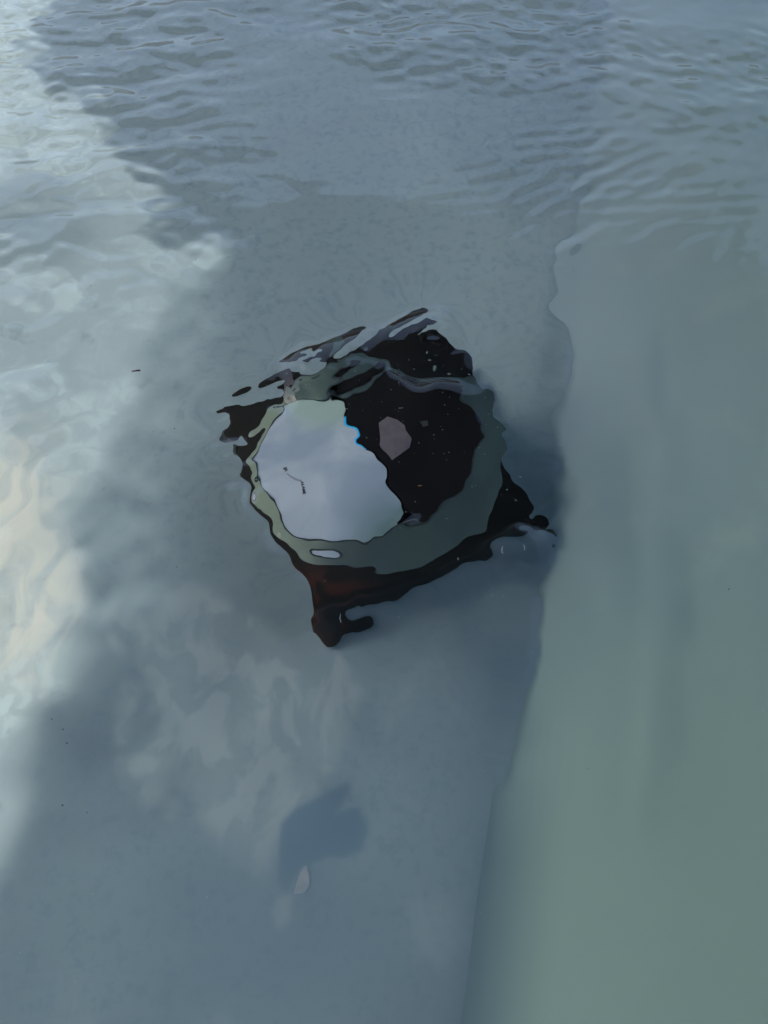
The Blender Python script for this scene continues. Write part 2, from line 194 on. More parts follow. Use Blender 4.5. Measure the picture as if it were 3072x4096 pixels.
0,0,0,0,0,0,0,0,1,2,5,11,21,38,64,100,140,162,108,-142,-7,47,59,66,50,63,65,61,54,45,37,29,22,16,11,7,4,2,0,-2,-5,-9,-19,-47,-86,-134,-144,-151,-139,-127,-110,-66,-22,6,14,8,-13,-37,-53,-46,-19,3,20,44,70,70,90,91,64,55,18,-9,-20,-21,-17,-12,-7,-4,-2,0,0,0,0,0,0,0,0,0,0,0,0,0,0,0,0,0,0,
0,0,0,0,0,0,0,0,0,2,4,9,18,33,58,95,140,174,140,-150,24,80,96,117,112,98,78,61,46,35,26,19,14,10,7,5,5,5,6,7,7,6,0,-21,-53,-99,-122,-127,-125,-125,-126,-100,-53,-23,-8,2,-11,-31,-47,-48,-23,0,22,52,81,94,117,117,93,59,24,-2,-14,-16,-14,-10,-7,-4,-2,-1,0,0,0,0,0,0,0,0,0,0,0,0,0,0,0,0,0,
0,0,0,0,0,0,0,0,0,1,3,6,12,23,42,72,117,163,146,-168,6,52,100,144,140,116,86,60,41,28,19,13,9,6,5,5,7,9,12,14,14,12,3,-8,-31,-54,-79,-91,-97,-103,-107,-97,-69,-44,-29,-14,-16,-28,-42,-48,-29,-6,14,50,71,102,124,131,101,61,16,-7,-16,-17,-15,-12,-8,-5,-3,-1,0,0,0,0,0,0,0,0,0,0,0,0,0,0,0,0,0,
0,0,0,0,0,0,0,0,0,1,2,3,5,9,15,27,52,95,92,-101,-69,-16,90,126,132,111,81,55,36,22,14,8,5,4,4,6,9,13,18,22,21,15,14,5,-8,-29,-48,-60,-68,-75,-80,-76,-63,-46,-27,-23,-16,-24,-40,-52,-47,-24,-8,36,75,105,131,131,108,64,7,-14,-20,-22,-20,-16,-11,-7,-4,-2,-1,0,0,0,0,0,0,0,0,0,0,0,0,0,0,0,0,
0,0,0,0,0,0,0,0,1,1,1,1,-1,-5,-14,-28,-43,-25,-56,-147,-68,-49,33,85,100,89,67,46,29,18,10,6,3,3,4,7,12,19,27,35,35,15,17,20,2,-15,-28,-38,-45,-51,-55,-56,-52,-47,-43,-37,-21,-26,-40,-54,-54,-33,-19,34,88,115,127,119,93,52,17,-6,-21,-28,-27,-23,-16,-11,-6,-3,-2,-1,0,0,0,0,0,0,0,0,0,0,0,0,0,0,0,
0,0,0,0,0,0,0,1,1,2,2,1,-2,-9,-25,-55,-104,-113,-140,-96,-17,9,53,74,78,68,52,36,23,13,7,3,2,1,3,7,14,24,36,50,59,47,19,4,-4,-12,-19,-25,-29,-34,-37,-40,-43,-46,-50,-46,-33,-33,-44,-60,-64,-42,-18,30,82,110,116,108,84,60,40,7,-23,-39,-40,-33,-23,-15,-9,-5,-2,-1,0,0,0,0,0,0,0,0,0,0,0,0,0,0,0,
0,0,0,0,0,0,1,1,2,3,5,5,4,-1,-10,-23,-44,-83,-91,-53,-34,28,62,70,66,54,40,27,17,9,4,1,0,0,2,6,15,26,41,56,64,54,22,2,-10,-14,-16,-18,-20,-22,-25,-29,-33,-39,-46,-48,-48,-48,-50,-71,-84,-44,-4,28,71,97,105,101,89,81,56,12,-36,-61,-59,-46,-32,-20,-12,-6,-3,-1,0,0,0,0,0,0,0,0,0,0,0,0,0,0,0,
0,0,0,0,0,0,1,2,3,6,9,11,12,9,4,4,3,-65,-75,-33,14,57,73,70,59,46,32,21,13,6,2,-1,-3,-3,-1,3,12,25,41,54,57,41,15,-18,-22,-19,-16,-14,-14,-15,-17,-20,-24,-31,-39,-45,-48,-40,-44,-67,-80,-23,21,60,85,97,104,109,110,96,56,4,-66,-94,-82,-59,-39,-24,-14,-7,-4,-2,0,0,0,0,0,0,0,0,0,0,0,0,0,0,0,
0,0,0,0,0,0,0,1,3,7,13,19,23,17,1,-9,4,-119,-65,-8,33,73,80,71,55,40,27,17,9,4,0,-4,-6,-8,-7,-3,6,20,38,46,46,24,2,-26,-27,-22,-16,-12,-10,-10,-10,-12,-16,-20,-26,-32,-32,-28,-30,-45,-49,-16,29,74,92,98,104,116,126,112,71,14,-81,-112,-91,-64,-42,-25,-14,-8,-4,-2,-1,0,0,0,0,0,0,0,0,0,0,0,0,0,0,
0,0,0,0,0,0,0,0,2,6,14,26,38,33,-9,-74,-107,-222,-130,-63,-3,57,72,65,51,36,24,14,7,2,-3,-7,-11,-14,-15,-12,-4,9,34,34,31,27,-1,-20,-23,-19,-14,-10,-7,-6,-6,-6,-7,-9,-11,-14,-14,-8,-12,-22,-24,-5,34,74,88,89,92,101,107,89,56,11,-37,-78,-74,-57,-38,-24,-14,-7,-4,-2,0,0,0,0,0,0,0,0,0,0,0,0,0,0,0,
0,0,0,0,-1,-1,-2,-3,-3,0,9,28,56,75,52,-7,-58,-120,-105,-45,2,52,64,59,47,33,22,13,5,0,-6,-11,-17,-22,-26,-25,-15,-10,20,30,14,9,-3,-14,-16,-14,-11,-8,-5,-3,-1,0,2,5,8,10,11,4,1,-6,-10,3,24,50,66,68,68,68,62,52,41,10,-24,-53,-56,-45,-32,-21,-12,-7,-3,-1,0,0,0,0,0,0,0,0,0,0,0,0,0,0,0,
0,0,0,-1,-1,-3,-5,-8,-11,-14,-11,5,42,83,108,72,23,-41,-77,-49,-21,30,49,51,43,31,20,11,4,-3,-9,-15,-23,-31,-37,-38,-15,-5,6,17,16,3,-3,-8,-10,-10,-7,-5,-3,0,3,7,12,19,29,38,41,27,16,3,-8,-3,13,26,37,43,44,41,31,21,7,-11,-36,-48,-47,-38,-27,-17,-10,-6,-3,-1,0,0,0,0,0,0,0,0,0,0,0,0,0,0,0,
0,0,0,-1,-2,-4,-7,-13,-22,-34,-47,-52,-33,-5,41,52,54,-1,-64,-90,-67,-12,32,45,41,30,19,10,2,-5,-12,-20,-29,-37,-44,-49,-26,20,32,37,29,14,4,-2,-5,-5,-4,-3,0,3,7,13,22,34,50,67,79,64,25,-5,-24,-22,-9,7,18,25,29,30,30,29,10,-22,-50,-52,-44,-33,-23,-15,-9,-5,-2,-1,0,0,0,0,0,0,0,0,0,0,0,0,0,0,0,
0,0,0,-1,-2,-4,-8,-15,-28,-49,-79,-117,-131,-96,-56,-24,-28,-50,-145,-77,-66,-23,34,47,41,30,18,9,0,-8,-17,-27,-35,-39,-34,-18,-6,32,66,60,41,23,10,3,-1,-2,-2,0,2,6,12,20,31,47,66,86,97,87,48,-2,-44,-41,-20,-4,7,13,18,24,31,35,24,-13,-50,-51,-41,-30,-20,-13,-7,-4,-2,-1,0,0,0,0,0,0,0,0,0,0,0,0,0,0,0,
0,0,0,0,-1,-3,-6,-13,-25,-46,-77,-113,-123,-114,-109,-120,-77,-178,-90,-51,-42,-26,41,48,38,26,16,7,-2,-11,-23,-35,-47,-50,-34,0,32,37,48,53,40,25,13,6,2,0,1,2,6,11,18,28,42,59,80,97,102,89,53,-2,-74,-72,-47,-21,-7,0,8,17,26,31,21,-11,-38,-42,-35,-26,-17,-11,-6,-3,-1,0,0,0,0,0,0,0,0,0,0,0,0,0,0,0,0,
0,0,0,0,0,-1,-2,-6,-13,-26,-48,-74,-97,-117,-119,-126,-105,-192,-109,-54,-31,-40,12,28,25,17,10,3,-4,-14,-28,-46,-64,-72,-56,-16,14,31,48,45,34,22,13,6,3,2,3,6,10,17,26,39,54,74,94,110,108,88,43,-6,-62,-66,-53,-28,-26,-18,-5,8,20,26,19,-5,-27,-32,-28,-21,-15,-9,-6,-3,-1,0,0,0,0,0,0,0,0,0,0,0,0,0,0,0,0,
0,0,0,1,2,3,4,5,5,2,-6,-22,-46,-75,-113,-136,-139,-165,-112,-66,-34,-47,-28,-2,3,2,1,0,-5,-14,-31,-54,-79,-95,-68,-23,4,15,27,29,24,16,10,6,4,4,6,10,17,27,39,53,71,92,112,123,115,90,39,-17,-60,-67,-59,-65,-64,-40,-18,0,13,21,19,-3,-22,-26,-23,-18,-13,-9,-6,-3,-2,-1,0,0,0,0,0,0,0,0,0,0,0,0,0,0,0,
0,0,1,2,4,6,11,17,24,32,36,27,0,-65,-108,-149,-147,-138,-100,-100,-82,-49,-44,-31,-24,-17,-9,-3,-2,-8,-26,-53,-83,-103,-67,-14,26,34,25,20,15,10,6,4,4,6,10,17,27,40,56,74,93,113,130,134,120,89,39,-29,-90,-84,-75,-69,-65,-45,-24,-6,8,15,14,-3,-14,-19,-19,-17,-13,-10,-6,-4,-2,-1,0,0,0,0,0,0,0,0,0,0,0,0,0,0,0,
0,0,1,3,5,10,17,27,41,56,68,60,60,-14,-113,-150,-146,-142,-138,-133,-99,-69,-59,-53,-54,-41,-21,-3,8,6,-11,-39,-66,-85,-58,-22,16,25,18,12,7,5,3,3,5,8,15,25,40,59,81,102,120,135,146,142,122,84,28,-48,-104,-80,-69,-67,-57,-40,-23,-7,4,10,9,1,-7,-16,-19,-18,-16,-12,-9,-6,-3,-2,-1,0,0,0,0,0,0,0,0,0,0,0,0,0,0,
0,1,2,4,7,13,22,35,52,69,76,40,44,20,-58,-106,-124,-135,-144,-135,-109,-89,-73,-85,-102,-72,-30,2,27,33,12,-19,-37,-56,-48,-18,8,10,5,1,-1,0,1,3,6,12,21,35,56,83,113,138,153,157,155,144,119,76,20,-57,-84,-64,-52,-52,-45,-33,-19,-6,4,11,12,5,-6,-16,-21,-23,-21,-17,-12,-8,-5,-3,-1,0,0,0,0,0,0,0,0,0,0,0,0,0,0,
0,1,2,4,8,14,25,40,60,81,93,83,54,23,-22,-64,-109,-121,-146,-149,-137,-121,-114,-122,-154,-98,-30,14,57,72,39,-6,-2,-18,-21,-18,-16,-11,-10,-10,-8,-4,0,4,8,15,27,45,73,109,148,178,187,179,161,138,109,62,0,-61,-68,-65,-48,-45,-39,-28,-16,-4,7,16,21,18,3,-14,-25,-31,-30,-25,-18,-12,-8,-4,-2,-1,0,0,0,0,0,0,0,0,0,0,0,0,0,
0,1,2,4,8,15,25,41,63,86,100,99,76,28,-23,-45,-66,-84,-118,-148,-183,-150,-145,-172,-241,-115,-12,34,96,119,60,-17,1,18,-5,-3,2,-13,-16,-15,-11,-4,2,7,12,19,32,53,85,128,175,204,211,197,163,113,72,34,-19,-45,-43,-57,-59,-52,-42,-29,-15,-2,11,23,34,40,25,-1,-29,-43,-42,-35,-26,-17,-11,-6,-3,-1,0,0,0,0,0,0,0,0,0,0,0,0,0,
0,1,2,4,8,14,24,39,59,82,97,92,63,43,4,-24,-22,-45,-76,-116,-194,-277,-266,-276,-276,-105,10,85,132,144,91,79,105,97,65,8,18,-6,-6,-10,-5,4,10,14,17,23,34,56,90,136,183,211,219,206,172,116,64,8,-33,-37,-36,-57,-66,-64,-50,-33,-17,-2,12,27,40,48,36,0,-36,-58,-57,-47,-34,-24,-15,-9,-5,-2,-1,0,0,0,0,0,0,0,0,0,0,0,0,
0,0,1,3,6,12,20,33,49,67,78,74,54,31,11,20,4,-11,-47,-87,-173,-254,-230,-273,-129,35,78,147,224,198,155,168,178,181,166,126,96,66,46,17,15,23,28,27,25,25,31,50,83,130,177,204,211,200,168,111,51,5,-32,-37,-32,-60,-91,-84,-62,-40,-20,-3,13,28,42,51,44,18,-24,-64,-68,-57,-43,-30,-20,-12,-7,-3,-1,0,0,0,0,0,0,0,0,0,0,0,0,
0,0,1,2,5,9,16,25,36,46,52,48,34,12,-8,9,14,9,-22,-63,-180,-188,-212,-197,9,80,149,252,255,239,224,214,243,235,216,209,181,159,124,81,55,59,55,45,33,23,20,30,59,107,156,183,189,179,149,90,27,-22,-58,-69,-61,-71,-105,-97,-72,-45,-23,-4,13,29,44,56,56,37,-6,-54,-70,-65,-52,-37,-25,-15,-9,-5,-2,-1,0,0,0,0,0,0,0,0,0,0,0,
0,0,1,2,4,6,11,17,23,29,30,25,12,-5,-14,-16,-9,5,-34,-24,-69,-114,-90,-99,18,48,244,258,257,281,265,259,269,266,253,234,244,225,203,145,89,103,89,64,39,14,-6,-9,12,63,119,151,154,142,118,63,-14,-69,-107,-106,-89,-104,-138,-114,-80,-49,-24,-5,13,30,47,61,66,51,15,-35,-68,-71,-60,-45,-30,-19,-11,-6,-3,-1,0,0,0,0,0,0,0,0,0,0,0,
0,0,0,1,2,4,7,10,14,16,15,10,-1,-14,-26,-35,-33,-28,-32,-55,-65,-71,-108,-63,52,131,261,274,293,295,301,295,296,291,275,241,250,254,240,204,125,143,118,76,39,-6,-51,-76,-70,-9,58,103,113,95,68,30,-51,-109,-162,-145,-123,-131,-146,-116,-80,-49,-24,-4,13,30,48,65,74,64,33,-18,-68,-79,-69,-53,-37,-23,-14,-8,-4,-2,0,0,0,0,0,0,0,0,0,0,0,
0,0,0,1,1,2,4,6,7,8,6,1,-7,-19,-31,-42,-38,-33,-61,-91,-83,-78,-79,-22,84,184,196,253,245,283,312,295,297,301,284,264,269,261,249,227,163,145,124,66,29,-43,-123,-177,-201,-115,-39,34,51,20,-13,-38,-133,-151,-198,-189,-170,-151,-137,-106,-73,-44,-22,-3,13,30,49,68,80,73,46,-2,-59,-83,-78,-61,-43,-28,-17,-9,-5,-2,-1,0,0,0,0,0,0,0,0,0,0,
0,0,0,0,1,1,2,3,3,3,1,-3,-9,-18,-29,-39,-46,-61,-97,-121,-115,-114,-82,2,116,191,216,232,267,252,286,283,291,279,281,279,280,262,250,228,184,165,110,23,4,-107,-227,-310,-375,-278,-232,-190,-174,-163,-143,-148,-158,-156,-197,-227,-200,-166,-134,-99,-67,-40,-19,-2,13,30,48,68,83,81,60,20,-39,-85,-85,-69,-50,-33,-20,-11,-6,-3,-1,0,0,0,0,0,0,0,0,0,0,
0,0,0,0,0,1,1,1,1,1,-1,-4,-9,-16,-25,-36,-50,-74,-110,-143,-150,-146,-97,-7,118,176,188,374,423,351,221,284,275,260,251,270,290,276,246,212,165,174,104,-28,-72,-247,-330,-368,-322,-205,-154,-90,-57,-57,-70,-94,-130,-170,-205,-258,-227,-184,-139,-97,-63,-37,-17,-1,13,28,46,66,82,85,68,34,-24,-83,-91,-76,-56,-37,-23,-13,-7,-3,-1,0,0,0,0,0,0,0,0,0,0,
0,0,0,0,0,0,0,1,0,0,-1,-3,-7,-13,-21,-33,-50,-77,-114,-154,-184,-176,-120,-5,102,225,312,382,393,356,303,226,231,227,231,242,258,278,245,194,135,127,127,-146,-168,-157,-177,-209,-197,-167,-78,-11,23,30,8,-31,-82,-145,-214,-271,-258,-207,-150,-101,-63,-36,-16,-1,12,26,42,61,78,83,69,35,-17,-77,-94,-81,-61,-41,-26,-15,-8,-4,-2,0,0,0,0,0,0,0,0,0,0,
0,0,0,0,0,0,0,0,0,0,-1,-3,-5,-10,-18,-29,-47,-74,-109,-147,-170,-155,-105,-18,114,217,290,347,365,317,251,216,230,236,198,217,212,241,223,188,97,106,74,-72,-56,-85,-108,-164,-162,-118,-55,27,75,90,75,32,-29,-103,-191,-289,-292,-230,-162,-105,-64,-36,-16,-2,10,23,38,56,72,80,69,39,-12,-71,-95,-85,-64,-44,-28,-16,-9,-4,-2,-1,0,0,0,0,0,0,0,0,0,
0,0,0,0,0,0,0,0,0,0,-1,-2,-4,-8,-15,-26,-44,-70,-106,-145,-174,-167,-135,-34,88,183,271,316,307,262,206,194,221,206,198,150,166,192,189,122,78,17,26,4,12,-13,-45,-105,-143,-154,-62,15,76,112,115,83,19,-64,-157,-270,-295,-234,-164,-105,-63,-35,-16,-2,9,21,34,51,68,79,74,51,10,-50,-90,-86,-66,-46,-29,-17,-9,-5,-2,-1,0,0,0,0,0,0,0,0,0,
0,0,0,0,0,0,0,0,0,0,0,-1,-3,-6,-12,-23,-40,-67,-106,-156,-214,-256,-188,-79,49,150,219,262,249,189,158,164,195,203,157,146,124,175,175,128,77,56,45,60,58,44,1,-32,-58,-42,-12,18,54,86,107,101,56,-27,-131,-246,-269,-216,-152,-98,-58,-32,-14,-2,8,18,31,47,64,79,79,61,23,-32,-82,-83,-66,-46,-29,-17,-10,-5,-2,-1,0,0,0,0,0,0,0,0,0,
0,0,0,0,0,0,0,0,0,0,0,-1,-2,-5,-10,-20,-36,-61,-99,-151,-215,-269,-238,-131,1,92,174,203,166,118,106,129,153,173,143,105,120,161,160,107,79,66,72,83,96,71,51,20,13,52,83,85,76,71,69,67,51,-2,-104,-227,-231,-185,-131,-85,-51,-28,-13,-2,7,16,28,43,60,76,81,66,33,-19,-75,-79,-63,-45,-29,-17,-10,-5,-2,-1,0,0,0,0,0,0,0,0,0,
0,0,0,0,0,0,0,0,0,0,0,0,-1,-4,-8,-16,-30,-52,-84,-127,-179,-223,-224,-164,-58,33,95,124,71,49,51,81,106,117,107,78,106,142,115,87,67,69,84,97,106,97,65,58,77,120,146,161,133,104,65,30,0,-34,-91,-183,-183,-147,-105,-68,-41,-23,-10,-1,6,14,24,38,54,70,78,67,37,-14,-65,-71,-58,-42,-27,-16,-9,-5,-2,-1,0,0,0,0,0,0,0,0,0,
0,0,0,0,0,0,0,0,0,0,0,0,-1,-3,-6,-12,-23,-40,-64,-95,-131,-159,-163,-131,-69,-9,33,14,-22,-30,-13,23,47,56,53,59,90,107,70,49,51,59,85,101,108,99,84,82,116,163,198,198,154,127,93,29,-22,-85,-137,-155,-141,-111,-79,-52,-32,-17,-8,-1,5,12,21,32,46,61,70,61,35,-12,-55,-62,-52,-38,-25,-15,-8,-4,-2,-1,0,0,0,0,0,0,0,0,0,
0,0,0,0,0,0,0,0,0,0,0,0,0,-2,-4,-9,-16,-28,-45,-65,-88,-105,-109,-94,-65,-41,-39,-81,-131,-115,-82,-43,-24,-14,-11,19,61,59,18,10,19,42,72,88,102,97,81,93,141,152,175,186,153,118,93,62,-19,-62,-100,-110,-99,-78,-56,-37,-23,-12,-5,0,4,10,17,26,38,50,58,53,31,-10,-49,-55,-46,-34,-22,-14,-8,-4,-2,-1,0,0,0,0,0,0,0,0,0,
0,0,0,0,0,0,0,0,0,0,0,0,0,-1,-3,-6,-11,-18,-29,-42,-55,-65,-69,-64,-56,-55,-71,-112,-153,-201,-167,-125,-103,-93,-80,-35,13,6,-32,-38,-14,13,50,58,70,52,74,106,143,146,136,131,122,110,79,42,-3,-37,-62,-69,-64,-51,-37,-25,-15,-8,-3,0,4,8,13,21,31,41,48,47,29,-8,-44,-48,-40,-29,-19,-12,-7,-3,-2,-1,0,0,0,0,0,0,0,0,0,
0,0,0,0,0,0,0,0,0,0,0,0,0,0,-1,-3,-6,-11,-17,-25,-32,-38,-42,-43,-45,-53,-75,-112,-156,-206,-223,-215,-194,-181,-152,-99,-59,-45,-68,-88,-61,-32,10,45,26,17,53,109,148,137,127,124,113,93,87,53,14,-14,-32,-40,-38,-31,-23,-16,-10,-5,-2,1,3,6,10,16,24,33,40,41,26,-6,-35,-39,-33,-24,-16,-10,-5,-3,-1,-1,0,0,0,0,0,0,0,0,0,
0,0,0,0,0,0,0,0,0,0,0,0,0,0,0,-2,-3,-6,-9,-14,-18,-22,-25,-28,-33,-44,-65,-97,-139,-189,-236,-277,-294,-273,-231,-173,-141,-115,-123,-122,-114,-88,-37,9,-17,-18,20,64,121,128,119,111,103,100,79,50,22,0,-14,-20,-21,-18,-13,-9,-5,-3,-1,1,2,4,7,12,19,27,34,37,27,-1,-25,-29,-24,-18,-12,-7,-4,-2,-1,0,0,0,0,0,0,0,0,0,0,
0,0,0,0,0,0,0,0,0,0,0,0,0,0,0,0,-1,-3,-5,-7,-9,-11,-14,-17,-23,-34,-51,-78,-114,-161,-217,-278,-334,-364,-317,-260,-232,-197,-174,-177,-172,-150,-91,-54,-63,-53,-18,37,66,99,99,114,86,69,57,39,21,6,-4,-9,-10,-9,-7,-5,-3,-1,0,0,1,2,4,8,13,20,27,32,23,5,-14,-17,-14,-11,-7,-5,-3,-1,-1,0,0,0,0,0,0,0,0,0,0,
0,0,0,0,0,0,0,0,0,0,0,0,0,0,0,0,0,-1,-2,-3,-4,-5,-7,-10,-15,-24,-38,-59,-89,-130,-182,-246,-315,-377,-393,-360,-331,-289,-260,-251,-248,-203,-149,-135,-127,-95,-47,-2,29,54,78,72,82,41,36,27,17,8,1,-3,-4,-4,-3,-2,-1,-1,0,0,0,0,0,2,6,11,19,25,19,6,2,-2,-3,-3,-2,-2,-1,-1,0,0,0,0,0,0,0,0,0,0,0,
0,0,0,0,0,0,0,0,0,0,0,0,0,0,0,0,0,0,0,-1,-1,-2,-3,-5,-9,-15,-26,-42,-66,-99,-144,-201,-269,-345,-415,-465,-430,-389,-355,-306,-275,-242,-223,-209,-204,-154,-95,-41,-5,5,32,24,13,23,23,17,11,6,2,0,-1,-1,-1,-1,0,0,0,-1,-2,-3,-4,-5,-4,-1,6,12,14,21,20,14,8,4,2,1,0,0,0,0,0,0,0,0,0,0,0,0,0,
0,0,0,0,0,0,0,0,0,0,0,0,0,0,0,0,0,0,0,0,0,0,-1,-2,-5,-9,-17,-29,-47,-73,-108,-155,-214,-284,-362,-438,-484,-488,-408,-326,-281,-266,-281,-294,-277,-228,-161,-100,-56,-31,-35,-2,8,6,6,6,4,3,2,1,0,0,0,0,0,0,-1,-2,-4,-6,-10,-14,-17,-16,-9,2,20,39,37,27,18,11,6,3,2,1,0,0,0,0,0,0,0,0,0,0,0,
0,0,0,0,0,0,0,0,0,0,0,0,0,0,0,0,0,1,1,1,1,1,0,-1,-2,-5,-10,-19,-31,-51,-77,-114,-160,-216,-278,-339,-382,-388,-340,-284,-253,-254,-287,-333,-363,-299,-233,-176,-124,-99,-57,-47,-35,-26,-17,-9,-4,-1,0,0,0,0,0,0,0,0,-1,-3,-5,-9,-15,-23,-31,-35,-28,-4,33,52,49,38,26,16,10,5,3,1,0,0,0,0,0,0,0,0,0,0,0,
0,0,0,0,0,0,0,0,0,0,0,0,0,0,0,0,0,0,1,1,1,1,1,0,0,-2,-6,-11,-20,-33,-52,-78,-112,-153,-197,-239,-268,-272,-249,-219,-206,-219,-262,-327,-390,-372,-312,-255,-215,-166,-146,-111,-96,-70,-45,-26,-14,-6,-2,-1,0,1,1,0,0,0,-1,-3,-7,-12,-20,-31,-44,-54,-46,-2,39,57,56,44,31,20,12,7,3,2,1,0,0,0,0,0,0,0,0,0,0,
0,0,0,0,0,0,0,0,0,0,0,0,0,0,0,0,0,0,0,1,1,1,1,1,0,-1,-3,-6,-12,-21,-34,-51,-74,-101,-130,-157,-175,-178,-168,-156,-155,-174,-217,-279,-346,-385,-388,-346,-298,-259,-231,-221,-177,-119,-73,-42,-22,-11,-5,-2,0,0,1,1,0,0,-2,-4,-7,-13,-23,-36,-52,-66,-58,-3,35,55,57,47,33,22,13,8,4,2,1,0,0,0,0,0,0,0,0,0,0,
0,0,0,0,0,0,0,0,0,0,0,0,0,0,0,0,0,0,0,0,1,1,1,1,1,0,-1,-3,-6,-12,-20,-31,-45,-62,-80,-96,-107,-110,-107,-104,-110,-130,-167,-220,-284,-349,-410,-440,-387,-349,-323,-288,-219,-145,-89,-51,-27,-13,-6,-2,0,0,1,0,0,0,-2,-4,-7,-13,-22,-35,-50,-63,-60,-19,20,47,52,45,33,22,14,8,4,2,1,0,0,0,0,0,0,0,0,0,0,
0,0,0,0,0,0,0,0,0,0,0,0,0,0,0,0,0,0,0,0,0,1,1,1,1,1,0,-1,-3,-6,-11,-18,-26,-36,-46,-55,-62,-64,-64,-66,-73,-91,-121,-164,-218,-279,-345,-399,-425,-450,-416,-319,-225,-147,-90,-52,-28,-14,-6,-2,0,0,1,1,0,0,-1,-3,-6,-12,-19,-30,-42,-52,-51,-28,5,32,43,40,31,22,14,9,5,2,1,0,0,0,0,0,0,0,0,0,0,
0,0,0,0,0,0,0,0,0,0,0,0,0,0,0,0,0,0,0,0,0,0,1,1,1,1,1,0,-1,-3,-5,-9,-14,-19,-25,-30,-33,-35,-36,-39,-46,-60,-83,-116,-157,-206,-258,-306,-341,-361,-335,-266,-191,-127,-79,-46,-25,-13,-6,-2,0,0,1,1,0,0,-1,-3,-5,-10,-16,-24,-34,-42,-44,-36,-14,11,30,34,30,22,15,9,5,3,1,0,0,0,0,0,0,0,0,0,0,
0,0,0,0,0,0,0,0,0,0,0,0,0,0,0,0,0,0,0,0,0,0,0,1,1,1,1,1,0,-1,-2,-4,-6,-9,-12,-14,-16,-18,-19,-22,-27,-38,-54,-77,-107,-142,-179,-214,-240,-252,-235,-193,-143,-98,-62,-37,-20,-10,-5,-2,0,0,1,1,0,0,-1,-2,-4,-8,-12,-19,-27,-33,-37,-32,-15,7,28,35,31,24,17,11,6,3,2,1,0,0,0,0,0,0,0,0,0,
0,0,0,0,0,0,0,0,0,0,0,0,0,0,0,0,0,0,0,0,0,0,0,0,1,1,1,1,1,0,0,-1,-2,-3,-5,-6,-7,-8,-9,-11,-15,-22,-33,-49,-68,-92,-117,-139,-156,-163,-153,-128,-97,-68,-44,-26,-15,-7,-3,-1,0,0,1,1,0,0,0,-1,-3,-6,-10,-15,-22,-28,-32,-29,-16,6,32,39,36,28,20,13,8,4,2,1,0,0,0,0,0,0,0,0,0,
0,0,0,0,0,0,0,0,0,0,0,0,0,0,0,0,0,0,0,0,0,0,0,0,0,1,1,1,1,1,1,0,0,-1,-1,-2,-2,-2,-3,-4,-7,-12,-19,-28,-41,-56,-71,-85,-95,-99,-93,-79,-61,-44,-29,-17,-10,-5,-2,0,0,1,1,1,0,0,0,-1,-2,-5,-8,-13,-19,-26,-32,-33,-25,1,33,44,42,33,24,16,10,5,3,1,0,0,0,0,0,0,0,0,0,
0,0,0,0,0,0,0,0,0,0,0,0,0,0,0,0,0,0,0,0,0,0,0,0,0,0,1,1,1,1,1,1,1,1,0,0,0,0,0,-1,-3,-5,-10,-15,-23,-32,-41,-49,-55,-56,-53,-46,-36,-26,-17,-10,-6,-3,-1,0,0,1,1,1,0,0,0,-1,-2,-4,-7,-12,-19,-27,-35,-39,-33,-2,33,48,49,40,29,19,12,7,3,2,0,0,0,0,0,0,0,0,0,
0,0,0,0,0,0,0,0,0,0,0,0,0,0,0,0,0,0,0,0,0,0,0,0,0,0,0,0,1,1,1,1,1,1,1,1,1,1,1,1,0,-2,-4,-7,-12,-16,-21,-26,-29,-30,-29,-25,-20,-14,-9,-5,-3,-1,0,0,1,1,1,0,0,0,0,-1,-2,-4,-7,-12,-20,-29,-39,-45,-38,-4,35,55,57,48,35,23,15,8,4,2,1,0,0,0,0,0,0,0,0,
0,0,0,0,0,0,0,0,0,0,0,0,0,0,0,0,0,0,0,0,0,0,0,0,0,0,0,0,0,0,1,1,1,1,1,1,1,1,1,1,1,0,-1,-3,-5,-8,-10,-13,-14,-15,-14,-12,-10,-7,-4,-2,-1,0,0,1,1,1,0,0,0,0,0,-1,-2,-4,-7,-13,-21,-32,-44,-52,-45,-8,37,59,64,55,41,27,17,10,5,2,1,0,0,0,0,0,0,0,0,
0,0,0,0,0,0,0,0,0,0,0,0,0,0,0,0,0,0,0,0,0,0,0,0,0,0,0,0,0,0,0,0,1,1,1,1,1,1,1,1,1,1,0,-1,-2,-3,-4,-5,-6,-7,-6,-5,-4,-3,-2,-1,0,0,0,1,0,0,0,0,0,0,0,-1,-2,-4,-8,-14,-23,-35,-49,-60,-57,-12,33,58,67,59,45,31,19,11,6,3,1,0,0,0,0,0,0,0,0,
0,0,0,0,0,0,0,0,0,0,0,0,0,0,0,0,0,0,0,0,0,0,0,0,0,0,0,0,0,0,0,0,0,0,1,1,1,1,1,1,1,1,1,0,0,-1,-1,-2,-2,-2,-2,-2,-1,-1,0,0,0,1,1,0,0,0,0,0,0,0,0,-1,-2,-4,-8,-14,-23,-36,-52,-65,-64,-23,21,52,65,60,47,33,22,13,7,4,2,1,0,0,0,0,0,0,0,
0,0,0,0,0,0,0,0,0,0,0,0,0,0,0,0,0,0,0,0,0,0,0,0,0,0,0,0,0,0,0,0,0,0,0,0,1,1,1,1,1,1,1,1,1,0,0,0,0,0,0,0,0,0,0,0,1,1,0,0,0,0,0,0,0,0,0,0,-2,-4,-7,-14,-23,-36,-52,-67,-68,-33,15,45,61,60,49,36,24,15,9,5,2,1,0,0,0,0,0,0,0,
